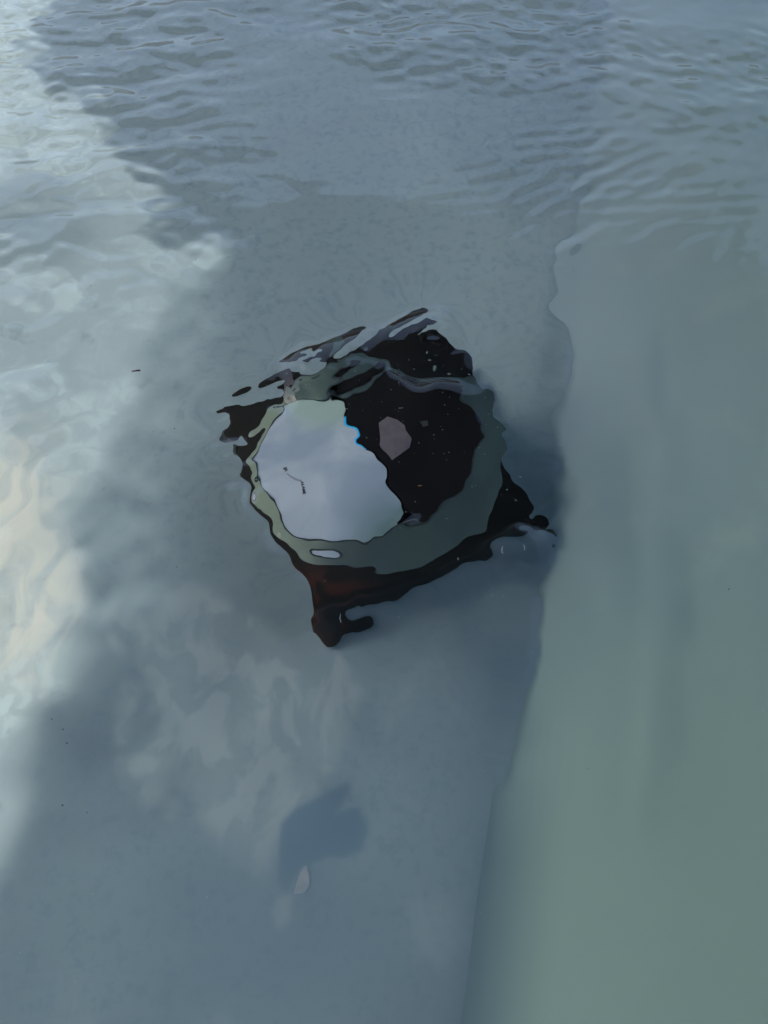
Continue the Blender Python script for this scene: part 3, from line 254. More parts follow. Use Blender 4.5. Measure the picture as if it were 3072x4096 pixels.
0,0,0,0,0,0,0,0,0,0,0,0,0,0,0,0,0,0,0,0,0,0,0,0,0,0,0,0,0,0,0,0,0,0,0,0,0,0,0,1,1,1,1,1,1,1,1,1,0,0,0,0,0,1,1,1,0,0,0,0,0,0,0,0,0,0,0,0,-1,-3,-7,-13,-22,-35,-50,-66,-74,-53,-3,33,56,60,51,39,27,17,10,6,3,1,0,0,0,0,0,0,0,
0,0,0,0,0,0,0,0,0,0,0,0,0,0,0,0,0,0,0,0,0,0,0,0,0,0,0,0,0,0,0,0,0,0,0,0,0,0,0,0,0,0,1,1,1,1,1,1,1,1,1,1,1,1,0,0,0,0,0,0,0,0,0,0,0,0,0,0,-1,-3,-6,-12,-20,-32,-46,-60,-67,-53,-13,29,57,63,57,44,32,21,13,7,4,2,1,0,0,0,0,0,0,
0,0,0,0,0,0,0,0,0,0,0,0,0,0,0,0,0,0,0,0,0,0,0,0,0,0,0,0,0,0,0,0,0,0,0,0,0,0,0,0,0,0,0,0,0,0,1,1,1,1,1,0,0,0,0,0,0,0,0,0,0,0,0,0,0,0,0,0,-1,-3,-6,-10,-18,-28,-41,-54,-59,-46,-11,23,54,67,64,52,38,25,16,9,5,2,1,0,0,0,0,0,0,
0,0,0,0,0,0,0,0,0,0,0,0,0,0,0,0,0,0,0,0,0,0,0,0,0,0,0,0,0,0,0,0,0,0,0,0,0,0,0,0,0,0,0,0,0,0,0,0,0,0,0,0,0,0,0,0,0,0,0,0,0,0,0,0,0,0,0,0,-1,-2,-5,-9,-16,-26,-38,-52,-59,-50,-13,25,57,74,74,62,45,30,18,10,5,2,1,0,0,0,0,0,0,
0,0,0,0,0,0,0,0,0,0,0,0,0,0,0,0,0,0,0,0,0,0,0,0,0,0,0,0,0,0,0,0,0,0,0,0,0,0,0,0,0,0,0,0,0,0,0,0,0,0,0,0,0,0,0,0,0,0,0,0,0,0,0,0,0,0,0,0,-1,-2,-4,-8,-14,-23,-36,-53,-67,-67,-29,25,63,81,83,72,53,34,21,11,6,3,1,0,0,0,0,0,0,
0,0,0,0,0,0,0,0,0,0,0,0,0,0,0,0,0,0,0,0,0,0,0,0,0,0,0,0,0,0,0,0,0,0,0,0,0,0,0,0,0,0,0,0,0,0,0,0,0,0,0,0,0,0,0,0,0,0,0,0,0,0,0,0,0,0,0,0,0,-1,-3,-6,-11,-19,-32,-51,-72,-86,-48,19,57,81,89,79,57,36,20,11,5,2,1,0,0,0,0,0,0,
0,0,0,0,0,0,0,0,0,0,0,0,0,0,0,0,0,0,0,0,0,0,0,0,0,0,0,0,0,0,0,0,0,0,0,0,0,0,0,0,0,0,0,0,0,0,0,0,0,0,0,0,0,0,0,0,0,0,0,0,0,0,0,0,0,0,0,0,0,-1,-2,-4,-7,-13,-24,-39,-58,-73,-51,6,53,80,88,76,51,30,16,8,4,2,1,0,0,0,0,0,0,
0,0,0,0,0,0,0,0,0,0,0,0,0,0,0,0,0,0,0,0,0,0,0,0,0,0,0,0,0,0,0,0,0,0,0,0,0,0,0,0,0,0,0,0,0,0,0,0,0,0,0,0,0,0,0,0,0,0,0,0,0,0,0,0,0,0,0,0,0,0,-1,-1,-3,-6,-11,-19,-30,-43,-46,-18,39,59,59,46,28,16,8,4,2,1,0,0,0,0,0,0,0,
0,0,0,0,0,0,0,0,0,0,0,0,0,0,0,0,0,0,0,0,0,0,0,0,0,0,0,0,0,0,0,0,0,0,0,0,0,0,0,0,0,0,0,0,0,0,0,0,0,0,0,0,0,0,0,0,0,0,0,0,0,0,0,0,0,0,0,0,0,0,0,0,0,0,0,0,0,0,0,0,0,0,0,0,0,0,0,0,0,0,0,0,0,0,0,0,0,
], dtype=float).reshape(SNY, SNX) * 3e-5

def ripple_spline(x, y):
    o = np.zeros(x.shape); u = (x - SX0) / SPL; v = (y - SY0) / SPL
    iu = np.floor(u).astype(int); iv = np.floor(v).astype(int)
    def k(t):
        t = np.abs(t); return np.where(t < 1, 2 / 3 - t ** 2 + t ** 3 / 2, np.where(t < 2, (2 - t) ** 3 / 6, 0))
    ins = (u > -2) & (u < SNX + 1) & (v > -2) & (v < SNY + 1)
    for a in range(-1, 3):
        for b in range(-1, 3):
            i, j = iu + a, iv + b
            ok = ins & (i >= 0) & (i < SNX) & (j >= 0) & (j < SNY)
            o += np.where(ok, SPC[np.clip(j, 0, SNY - 1), np.clip(i, 0, SNX - 1)] * k(u - i) * k(v - j), 0)
    return o

def sst(a, b, x):
    t = np.clip((x - a) / (b - a), 0, 1); return t * t * (3 - 2 * t)

def wave_field(x, y, lam0, lam1, n, dirs, spread, seed):
    """A sum of n long-crested ripples, rms slope about 1 before scaling."""
    r = np.random.default_rng(seed); o = np.zeros(x.shape)
    for i in range(n):
        lam = lam0 * (lam1 / lam0) ** r.random(); th = math.radians(r.choice(dirs) + spread * r.normal())
        k = 2 * math.pi / lam; ph = r.random() * 6.283
        o += np.cos(k * (x * math.cos(th) + y * math.sin(th)) + ph) / k
    return o * math.sqrt(2 / n)

def water_h(x, y):
    h = ripple_spline(x, y) * sst(.37, .27, x)
    # the lamp's calm patch is described by the spline alone
    u, v = x - .0, y - .66
    c, s = math.cos(R(23.5)), math.sin(R(23.5))
    d = np.maximum(np.abs(u * c + v * s), np.abs(-u * s + v * c))
    out_l = sst(.33, .42, d)
    # breeze ripples that grow towards the far side
    far = sst(1.02, 1.80, y + .10 * np.sin(3 * x + 1))
    gust = .12 + .88 * sst(-.3, .8, np.sin(2.9 * x + 4.1 * y) + .5 * np.sin(7.3 * x - 3.3 * y))
    h += far * gust * (.115 * wave_field(x, y, .03, .075, 36, (65, 92, 118), 20, 3) + .045 * wave_field(x, y, .14, .3, 12, (80, 96), 14, 4))
    # patches of capillary ripples on the left, and by the side wall at the far right
    left = sst(-.12, -.40, x) * sst(.1, .35, y)
    h += out_l * left * (.075 * sst(.3, .7, y) * wave_field(x, y, .03, .06, 22, (110, 60), 25, 5) + .08 * wave_field(x, y, .08, .18, 14, (110, 60), 30, 6))
    rfar = np.exp(-(((x - .42) / .20) ** 2 + ((y - 1.22) / .20) ** 2))
    h += rfar * .13 * wave_field(x, y, .03, .085, 24, (112, 130), 20, 11)
    h += out_l * .010 * wave_field(x, y, .08, .3, 20, (90, 30, 150), 30, 12)
    edge = sst(3.2, 2.2, np.abs(x)) * sst(5.5, 3.5, y)
    return h * edge

ax = np.concatenate([[-4, -3, -2.2, -1.6, -1.3], np.arange(-1.1, -.322, .006), np.arange(-.32, .40, .0022), np.arange(.402, 1.1, .006), [1.3, 1.6, 2.2, 3, 4]])
ay = np.concatenate([[-2.5, -1.5, -.8, -.4], np.arange(-.2, .2, .006), np.arange(.202, 1.02, .0022), np.arange(1.024, 2.3, .006), np.arange(2.32, 3.5, .03), [4, 5, 6, 7]])
gx, gy = np.meshgrid(ax, ay)
wm = bpy.data.materials.new('water'); wm.use_nodes = True
wb = wm.node_tree.nodes['Principled BSDF']
wb.inputs['Transmission Weight'].default_value = 1.0; wb.inputs['Roughness'].default_value = 0.0
wb.inputs['IOR'].default_value = 1.333; wb.inputs['Base Color'].default_value = (.97, .995, 1.0, 1)
water = grid_mesh('water', ax, ay, water_h(gx, gy), wm, receiver=False)
e_ = 2e-4                                              # exact normals from the height field
nx_w = -(water_h(gx + e_, gy) - water_h(gx - e_, gy)) / (2 * e_); ny_w = -(water_h(gx, gy + e_) - water_h(gx, gy - e_)) / (2 * e_)
nn = np.stack([nx_w, ny_w, np.ones_like(nx_w)], -1).reshape(-1, 3); nn /= np.linalg.norm(nn, axis=1, keepdims=True)
water.data.normals_split_custom_set_from_vertices(nn.astype(np.float32))
water['kind'] = 'structure'
water.cycles.is_caustics_caster = True

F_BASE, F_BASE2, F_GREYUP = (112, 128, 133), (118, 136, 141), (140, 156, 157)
F_SILT, F_BLUE = (138, 151, 152), (98, 119, 131)
F_PALE, F_CREAM, F_FOOT_SHADE = (216, 231, 222), (250, 247, 224), (84, 104, 112)

# ------------------------------------------------------------------ pool floor, coved side wall, deck, far wall
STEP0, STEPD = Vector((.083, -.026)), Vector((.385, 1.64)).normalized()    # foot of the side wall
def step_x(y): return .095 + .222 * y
def in_poly(P, x, y):
    r = np.zeros(x.shape, bool); x0, y0 = P[-1]
    for x1, y1 in P:
        if y1 != y0: r ^= ((y1 > y) != (y0 > y)) & (x < (x0 - x1) * (y - y1) / (y0 - y1) + x1)
        x0, y0 = x1, y1
    return r
def smooth2(a, s):
    r = int(3 * s) + 1; k = np.exp(-.5 * (np.arange(-r, r + 1) / s) ** 2); k /= k.sum()
    for axis in (0, 1):
        p = np.pad(a, [(r, r) if i == axis else (0, 0) for i in range(2)], mode='edge')
        a = sum(k[j] * np.take(p, range(j, j + a.shape[axis]), axis=axis) for j in range(2 * r + 1))
    return a
# outlines of the deposits on the floor (metres, on the floor)
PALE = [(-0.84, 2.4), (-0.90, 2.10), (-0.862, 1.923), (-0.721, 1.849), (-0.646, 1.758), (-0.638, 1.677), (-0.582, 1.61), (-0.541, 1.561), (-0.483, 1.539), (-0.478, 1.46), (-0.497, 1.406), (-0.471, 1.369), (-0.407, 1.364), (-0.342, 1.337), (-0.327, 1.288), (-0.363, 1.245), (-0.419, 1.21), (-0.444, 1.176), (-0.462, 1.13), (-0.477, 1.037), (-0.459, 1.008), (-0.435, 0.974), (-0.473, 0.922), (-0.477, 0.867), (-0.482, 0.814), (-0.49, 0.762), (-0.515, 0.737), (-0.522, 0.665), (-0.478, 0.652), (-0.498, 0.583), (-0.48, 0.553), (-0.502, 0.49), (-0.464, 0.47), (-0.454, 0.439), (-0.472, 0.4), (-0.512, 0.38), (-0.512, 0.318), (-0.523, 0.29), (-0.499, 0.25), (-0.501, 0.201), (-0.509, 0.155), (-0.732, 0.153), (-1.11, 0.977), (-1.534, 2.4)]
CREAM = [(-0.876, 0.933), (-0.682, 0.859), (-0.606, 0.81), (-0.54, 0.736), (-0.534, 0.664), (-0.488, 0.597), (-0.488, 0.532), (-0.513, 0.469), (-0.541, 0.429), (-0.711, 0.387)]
GREY = [(-1.015, 1.58), (-0.764, 1.552), (-0.638, 1.4), (-0.687, 1.31), (-0.929, 1.276)]
SILT = [(-0.393, 0.577), (-0.34, 0.6), (-0.255, 0.557), (-0.152, 0.516), (-0.091, 0.467), (-0.036, 0.396), (-0.039, 0.34), (-0.056, 0.301), (-0.066, 0.273), (-0.094, 0.266), (-0.125, 0.246), (-0.142, 0.236), (-0.146, 0.204), (-0.151, 0.175), (-0.161, 0.139), (-0.18, 0.163), (-0.206, 0.188), (-0.232, 0.21), (-0.257, 0.242), (-0.281, 0.269), (-0.314, 0.3), (-0.327, 0.339), (-0.308, 0.357), (-0.338, 0.413), (-0.359, 0.452), (-0.391, 0.513)]
BLUE = [(-0.048, 0.277), (-0.069, 0.266), (-0.097, 0.253), (-0.124, 0.24), (-0.144, 0.22), (-0.145, 0.188), (-0.144, 0.157), (-0.137, 0.127), (-0.122, 0.139), (-0.11, 0.166), (-0.08, 0.175), (-0.029, 0.182), (-0.019, 0.213), (-0.034, 0.243), (-0.065, 0.233), (-0.048, 0.256)]
PINK = [(0.034, 0.127), (0.061, 0.139), (0.087, 0.112), (0.081, 0.055), (0.061, 0.034), (0.04, 0.064)]
FD = .005
fx_ = np.concatenate([[-4, -3, -2, -1.6], np.arange(-1.3, .75, FD)]); fy_ = np.concatenate([[-2.5, -1, -.4], np.arange(-.1, 2.4, FD), [2.5, 3, 4, 5.5, 7]])
FX, FY = np.meshgrid(fx_, fy_)
w1 = wave_field(FX, FY, .05, .4, 24, (0, 45, 90, 135), 30, 21) / 60; w2 = wave_field(FX, FY, .05, .4, 24, (20, 65, 110, 155), 30, 22) / 60
def deposit(P, warp, blur):
    return smooth2(in_poly(P, FX + warp * w1 * 60, FY + warp * w2 * 60).astype(float), blur)
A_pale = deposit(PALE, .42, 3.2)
MIDP = [(-0.472, 1.229), (-0.334, 1.253), (-0.306, 1.072), (-0.325, 0.898), (-0.362, 0.766), (-0.394, 0.691), (-0.38, 0.52), (-0.43, 0.40), (-0.52, 0.42), (-0.579, 1.004)]
A_mid = deposit(MIDP, .8, 7) * np.clip(.45 + .35 * smooth2(wave_field(FX, FY, .03, .12, 30, (60, 110, 150), 25, 31) / .05 * .05 * 30, 1), 0, 1)
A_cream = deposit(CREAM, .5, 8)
A_grey = deposit(GREY, .6, 9)
A_silt = deposit(SILT, .45, 1.6)
lobes = np.zeros(FX.shape)                              # loose tongues and islands of silt along its left edge
rs = np.random.default_rng(4)
for i in range(46):
    k = rs.integers(19, len(SILT) - 1); q = rs.random(); px = SILT[k][0] * q + SILT[k + 1][0] * (1 - q) + rs.normal(0, .022) - .012; py = SILT[k][1] * q + SILT[k + 1][1] * (1 - q) + rs.normal(0, .03)
    a_, b_ = rs.uniform(.006, .018), rs.uniform(.010, .032); th = rs.uniform(-.5, .9); dx, dy = FX - px + .004 * w1 * 60, FY - py + .004 * w2 * 60
    e = ((dx * math.cos(th) + dy * math.sin(th)) / a_) ** 2 + ((-dx * math.sin(th) + dy * math.cos(th)) / b_) ** 2
    lobes = np.maximum(lobes, sst(1.25, .75, e) * rs.uniform(.5, 1))
A_silt = np.maximum(A_silt, smooth2(lobes, 1.0))
A_blue = deposit(BLUE, .05, .7) * (.45 + .55 * sst(.06, .2, FY))
A_blue = np.maximum(A_blue, deposit([(-.15, .20), (-.02, .20), (.03, .10), (-.02, .0), (-.2, -.02), (-.3, .05), (-.27, .14)], .6, 7) * .45)
A_pink = np.maximum(deposit(PINK, .3, 1.2) * .6, deposit([(-0.12, 0.134), (-0.118, 0.13), (-0.123, 0.103), (-0.138, 0.092), (-0.145, 0.115), (-0.138, 0.13)], .05, .8))
A_foot_shade = np.exp(-np.clip(step_x(FY) - FX, 0, 9) / (.03 + .07 * np.exp(-((FY - .5) / .35) ** 2))) * sst(1.6, 1.0, FY)  # dark shade painted on the floor beside the side wall, widest near the lamp

m_floor = Mat('pool_floor', lin(*F_BASE), rough=.9, spec=.1)
m_floor.add(lin(*F_BASE), lin(*F_BASE2), m_floor.noise(2.2, 3, .35, .65))
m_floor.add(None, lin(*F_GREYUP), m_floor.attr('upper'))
m_floor.add(None, lin(*F_BLUE), m_floor.math('MULTIPLY', m_floor.noise(70, 8, .45, .75), .35))
m_floor.add(None, lin(*F_SILT), m_floor.math('MULTIPLY', m_floor.noise(6, 6, .52, .72, dist=.7, offs=(5, 2, 0)), .5))
nz = m_floor.noise(20, 6, .43, .58, dist=.6, stretch=(1, .65, 1))
m_floor.add(None, lin(*F_SILT), m_floor.math('MULTIPLY', m_floor.attr('silt'), m_floor.math('ADD', .45, m_floor.math('MULTIPLY', nz, .55))))
m_floor.add(None, lin(*F_BLUE), m_floor.attr('blue'))
m_floor.add(None, lin(*F_SILT), m_floor.math('MULTIPLY', m_floor.attr('pink'), .5))
m_floor.add(None, lin(*F_PALE), m_floor.math('MULTIPLY', m_floor.attr('mid'), .6))
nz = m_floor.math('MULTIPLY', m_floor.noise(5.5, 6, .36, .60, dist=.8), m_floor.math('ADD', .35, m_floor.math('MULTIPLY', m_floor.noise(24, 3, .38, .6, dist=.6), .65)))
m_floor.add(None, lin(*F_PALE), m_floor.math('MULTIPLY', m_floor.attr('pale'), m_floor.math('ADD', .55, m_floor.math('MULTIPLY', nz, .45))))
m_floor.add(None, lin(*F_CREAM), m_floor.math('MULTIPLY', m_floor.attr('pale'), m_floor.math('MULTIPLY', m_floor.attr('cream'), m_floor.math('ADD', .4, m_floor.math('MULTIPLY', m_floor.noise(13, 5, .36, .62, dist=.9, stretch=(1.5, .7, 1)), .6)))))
m_floor.add(None, lin(*F_BASE2), m_floor.math('MULTIPLY', m_floor.attr('pale'), m_floor.math('MULTIPLY', m_floor.attr('grey'), .55)))
m_floor.add(None, lin(*F_FOOT_SHADE), m_floor.math('MULTIPLY', m_floor.attr('foot'), .55))
m_floor.add(None, lin(*F_BLUE), m_floor.math('MULTIPLY', m_floor.noise(26, 4, .62, .78, offs=(3, 1, 0)), .25))
FXc = np.minimum(FX, step_x(FY))
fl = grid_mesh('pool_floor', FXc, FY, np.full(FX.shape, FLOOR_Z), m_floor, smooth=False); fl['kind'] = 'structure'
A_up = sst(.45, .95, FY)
for nm, arr in (('pale', A_pale), ('cream', A_cream), ('grey', A_grey), ('silt', A_silt), ('mid', A_mid), ('blue', A_blue), ('pink', A_pink), ('foot', A_foot_shade), ('upper', A_up)):
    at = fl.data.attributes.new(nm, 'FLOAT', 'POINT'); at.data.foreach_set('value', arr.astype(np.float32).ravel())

m_side = Mat('pool_side', lin(131, 152, 150), rough=.85, spec=.15)
m_side.add(lin(126, 147, 147), lin(134, 155, 152), m_side.noise(2.2, 3, .35, .65))
m_side.add(None, lin(142, 162, 156), m_side.noise(7, 6, .5, .8))
prof = []
for i in range(31):                                   # concave foot, then a battered face
    t = (i / 30) ** 1.6; prof.append((.62 * t, FLOOR_Z - .0 + .49 * (t ** 1.45)))
sv, sf = [], []
ys = np.linspace(-2.5, 7, 40)
for y in ys:
    for (dx, z) in prof: sv.append((step_x(y) + dx * .98, y - dx * .22, z))
n = len(prof)
for r in range(len(ys) - 1):
    for k in range(n - 1):
        a = r * n + k; sf.append((a, a + 1, a + n + 1, a + n))
m_side.add(None, lin(127, 150, 141), m_side.attr('green'))
m_side.add(None, lin(*F_GREYUP), m_side.attr('fade'))
m_side.add(None, lin(*F_FOOT_SHADE), m_side.attr('foot'))
sw = mesh_obj('pool_side', sv, sf, m_side, smooth=True); sw['kind'] = 'structure'
at = sw.data.attributes.new('foot', 'FLOAT', 'POINT')              # shade and some grime painted along the foot of the side wall
at3 = sw.data.attributes.new('green', 'FLOAT', 'POINT')            # greener paint at the near end
at3.data.foreach_set('value', [float(sst(.75, .15, sv[i][1])) for i in range(len(sv))])
at2 = sw.data.attributes.new('fade', 'FLOAT', 'POINT')             # the grey of the floor runs on up the wall at the far end
at2.data.foreach_set('value', [float(sst(.55, 1.0, sv[i][1]) * sst(.42, .0, prof[i % n][0]) * .9) for i in range(len(sv))])
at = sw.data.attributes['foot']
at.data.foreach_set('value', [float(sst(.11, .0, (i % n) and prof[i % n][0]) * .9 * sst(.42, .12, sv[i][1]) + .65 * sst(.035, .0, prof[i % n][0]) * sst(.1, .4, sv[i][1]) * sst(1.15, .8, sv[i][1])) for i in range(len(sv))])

m_deck = Mat('deck', (.30, .29, .27), rough=.85, col2=(.24, .23, .21), scale=6, bump=.1)
m_wall = Mat('plaster_wall', (.30, .25, .21), rough=.9, col2=(.40, .34, .29), scale=3, bump=.2)
def box(name, x0, x1, y0, y1, z0, z1, m):
    v = [(x, y, z) for z in (z0, z1) for y in (y0, y1) for x in (x0, x1)]
    f = [(0, 2, 3, 1), (4, 5, 7, 6), (0, 1, 5, 4), (1, 3, 7, 5), (3, 2, 6, 7), (2, 0, 4, 6)]
    return mesh_obj(name, v, f, m, receiver=False)
g = box('ground', -60, 60, -60, 60, -1.4, -1.0, m_deck); g['kind'] = 'structure'
d1 = box('deck', 2.3, 6, -2.5, 7, -.9, .06, m_deck); d1['kind'] = 'structure'
fw = box('far_wall', -9, 9, 10, 10.4, -.95, 1.7, m_wall); fw['kind'] = 'structure'
m_slab = Mat('slab_dark', (.05, .04, .032), rough=.8, col2=(.035, .028, .022), scale=4)
rf = box('shade_slab', -4.6, 4.5, -1.4, 9.0, 5.4, 5.6, m_slab); rf['kind'] = 'structure'  # unseen slab added to darken water reflections and shade the right side

# ------------------------------------------------------------------ the lamp on the pool floor
ROT = R(23.5)
LZ = -.30
m_black = Mat('black_housing', (.0045, .0043, .0045), rough=.55, spec=.25)
m_black.add((.0042, .004, .0043), (.06, .016, .011), m_black.math('MULTIPLY', m_black.noise(16, 4, .42, .62, offs=(.3, .9, 0)), m_black.near(-.205, -.205, .1, .15, .04)))
m_ring = Mat('ring_metal', lin(52, 70, 69), rough=.55, spec=.3, col2=lin(46, 63, 64), scale=14)
m_ring.add(None, lin(126, 140, 124), m_ring.math('MULTIPLY', m_ring.attr('lit_side'), .85))
def _ls(x, y):
    c, s = math.cos(-ROT), math.sin(-ROT); x -= -.0184; y -= .752; return (x * c - y * s, x * s + y * c)
REFL_FADE, REFL_GREEN = _ls(.035, .60), _ls(-.10, .885)
m_refl = Mat('sky_half', lin(170, 181, 188), rough=.5, spec=.3)  # pale half of the lens, its sky reflection put into the colour
m_refl.add(lin(144, 157, 168), lin(172, 180, 185), m_refl.noise(7, 5, .36, .62, dist=.6))
m_refl.add(None, lin(104, 126, 126), m_refl.near(*REFL_FADE, .163, .125, .035))  # teal end of the sky reflection, painted in
m_refl.add(None, lin(150, 170, 156), m_refl.math('MULTIPLY', m_refl.near(*REFL_GREEN, .163, .11, .04), .9))
m_dark = Mat('dark_refl_half', (.003, .003, .0035), rough=.6, spec=.15)  # other half of the lens, its dark reflection put into the colour
m_blue = Mat('blue_strip', lin(20, 170, 225), rough=.4, spec=.4)
m_ink = Mat('ink', lin(24, 28, 34), rough=.7)

lamp = bpy.data.objects.new('underwater_lamp', None); C.objects.link(lamp)
lamp.location = (-.0184, .752, FLOOR_Z); lamp.rotation_euler = (0, 0, ROT)
tag(lamp, 'square black underwater lamp with a round half pale, half black lens, on the pool floor', 'lamp')
def loc(x, y, z):                                   # world -> lamp space
    c, s = math.cos(-ROT), math.sin(-ROT); x -= -.0184; y -= .752
    return (x * c - y * s, x * s + y * c, z - FLOOR_Z)
def rbox(hx, hy, z0, z1, bev, seg=3):
    bm = bmesh.new(); bmesh.ops.create_cube(bm, size=1)
    for v in bm.verts: v.co = Vector((v.co.x * 2 * hx, v.co.y * 2 * hy, z0 + (v.co.z + .5) * (z1 - z0)))
    bmesh.ops.bevel(bm, geom=bm.edges[:], offset=bev, segments=seg, affect='EDGES')
    return bm
HS = .205
bm = rbox(HS, HS, .03, .15, .003)
for v in bm.verts:
    if v.co.y > 0: v.co.y += .0045
    if v.co.x > 0: v.co.x += .0015
bm_obj('housing', bm, m_black, lamp, True)
bm_obj('base', rbox(.12, .12, .002, .03, .004), m_black, lamp, True)

def disc_ring(c0, r0, z0, c1, r1, z1, n=96):
    v = []
    for c_, r_, z_ in ((c0, r0, z0), (c1, r1, z1)):
        for i in range(n):
            a = 2 * math.pi * i / n; v.append(loc(c_[0] + r_ * math.cos(a), c_[1] + r_ * math.sin(a), z_))
    f = [(i, (i + 1) % n, n + (i + 1) % n, n + i) for i in range(n)]
    return v, f
RC, RO, IC, RI, ZD = (.003, .764), .202, (-.022, .757), .165, -.288
v1, f1 = disc_ring(RC, RO, LZ + .002, IC, RI, ZD + .0005)
v0, f0 = disc_ring(RC, RO, LZ - .010, RC, RO, LZ + .002)
k = len(v1); vv = v1 + v0; ff = f1 + [tuple(i + k for i in q) for q in f0]
ff.append(tuple(k + i for i in reversed(range(96))))
ring = mesh_obj('ring', vv, ff, m_ring, lamp)
at = ring.data.attributes.new('lit_side', 'FLOAT', 'POINT')          # light on the left half of the ring, painted as pale green
at.data.foreach_set('value', [float(sst(-.06, -.15, (v.co.x * math.cos(ROT) - v.co.y * math.sin(ROT)) + -.0184) * sst(.20, .10, v.co.x * math.sin(ROT) + v.co.y * math.cos(ROT))) for v in ring.data.vertices])
P0, P1 = (-.068, .865), (.0291, .6387)
def half(sgn, gap=.0):
    """The part of the lens disc on one side of the dividing line, as a thin plate."""
    dx, dy = P1[0] - P0[0], P1[1] - P0[1]; L = math.hypot(dx, dy); dx /= L; dy /= L
    nx_, ny_ = dy * sgn, -dx * sgn                  # points into the kept half
    pts = []
    n = 240
    raw = [(IC[0] + RI * math.cos(2 * math.pi * i / n), IC[1] + RI * math.sin(2 * math.pi * i / n)) for i in range(n)]
    sd_ = [((x - P0[0]) * nx_ + (y - P0[1]) * ny_) - gap for x, y in raw]
    for i in range(n):
        j = (i + 1) % n
        if sd_[i] >= 0: pts.append(raw[i])
        if (sd_[i] >= 0) != (sd_[j] >= 0):
            t = sd_[i] / (sd_[i] - sd_[j]); pts.append((raw[i][0] + t * (raw[j][0] - raw[i][0]), raw[i][1] + t * (raw[j][1] - raw[i][1])))
    return pts
def plate(name, pts, z0, z1, m, parent, world=True):
    n = len(pts); T = (lambda p, z: loc(p[0], p[1], z)) if world else (lambda p, z: (p[0], p[1], z))
    v = [T(p, z1) for p in pts] + [T(p, z0) for p in pts]
    f = [tuple(range(n)), tuple(reversed(range(n, 2 * n)))] + [(i, n + i, n + (i + 1) % n, (i + 1) % n) for i in range(n)]
    return mesh_obj(name, v, f, m, parent)
plate('sky_half', half(1, .0), ZD - .006, ZD, m_refl, lamp)
gv, gf = [], []
for i in range(96):                                   # thin dark gasket round the lens
    a = 2 * math.pi * i / 96
    for r_, z_ in ((RI - .0006, ZD + .0004), (RI - .0006, ZD + .0022), (RI + .0010, ZD + .0022), (RI + .0010, ZD - .0006)):
        gv.append(loc(IC[0] + r_ * math.cos(a), IC[1] + r_ * math.sin(a), z_))
for i in range(96):
    for k in range(3): gf.append((i * 4 + k, ((i + 1) % 96) * 4 + k, ((i + 1) % 96) * 4 + k + 1, i * 4 + k + 1))
m_gasket = Mat('gasket', lin(46, 56, 58), rough=.6, spec=.2)
mesh_obj('gasket', gv, gf, m_gasket, lamp)
plate('dark_refl_half', half(-1, .003), ZD - .006, ZD - .0005, m_dark, lamp)
d_ = Vector((P1[0] - P0[0], P1[1] - P0[1])).normalized(); n_ = Vector((-d_.y, d_.x))
q0, q1 = Vector(P0) + d_ * .035, Vector(P0) + d_ * .105
plate('lens_strip', [tuple(q0), tuple(q0 + n_ * .0030), tuple(q1 + n_ * .0016), tuple(q1)], ZD - .004, ZD + .0012, m_blue, lamp)  # thin blue strip along the split of the lens

# ------------------------------------------------------------------ done
# lettering printed on the pale half of the lens
def letters(name, body, x, y, size, rot, parent):
    cu = bpy.data.curves.new(name, 'FONT'); cu.body = body; cu.size = size; cu.extrude = .0003; cu.offset = .0001
    cu.align_x = 'LEFT'; cu.align_y = 'CENTER'; cu.resolution_u = 2
    tmp = bpy.data.objects.new(name, cu); C.objects.link(tmp)
    me = bpy.data.meshes.new_from_object(tmp.evaluated_get(bpy.context.evaluated_depsgraph_get()))
    bpy.data.objects.remove(tmp); bpy.data.curves.remove(cu)
    me.materials.clear(); me.materials.append(m_ink.m)
    o = bpy.data.objects.new(name, me); C.objects.link(o); o.parent = parent
    lx, ly, lz = loc(x, y, ZD + .0006)
    o.location = (lx, ly, lz); o.rotation_euler = (0, 0, rot - ROT)
    o.cycles.is_caustics_receiver = True
    return o
lettering = letters('lettering', 'BA', -.163, .7265, .0075, R(-66), lamp)
letters('lettering', 'ALAME', -.1352, .7005, .0078, R(-76), lamp)
m_smear = Mat('ink_smear', lin(132, 136, 144), rough=.7)
pts = [(-.1575, .7135), (-.153, .708), (-.146, .7045), (-.1385, .7025), (-.1345, .7035), (-.1358, .6995), (-.147, .7), (-.1545, .7045), (-.1592, .7118)]
plate('ink_smear', pts, ZD + .0001, ZD + .0004, m_smear, lamp)
# screws in the corners of the housing
m_screw = Mat('screw_metal', lin(30, 26, 26), rough=.5, metal=.6)
for sx in (-1, 1):
    for sy in (-1, 1):
        bm = bmesh.new(); bmesh.ops.create_cone(bm, cap_ends=True, segments=16, radius1=.006, radius2=.005, depth=.003)
        bmesh.ops.translate(bm, verts=bm.verts, vec=(sx * .190, sy * .190, .1515))
        bm_obj('screw', bm, m_screw, lamp)

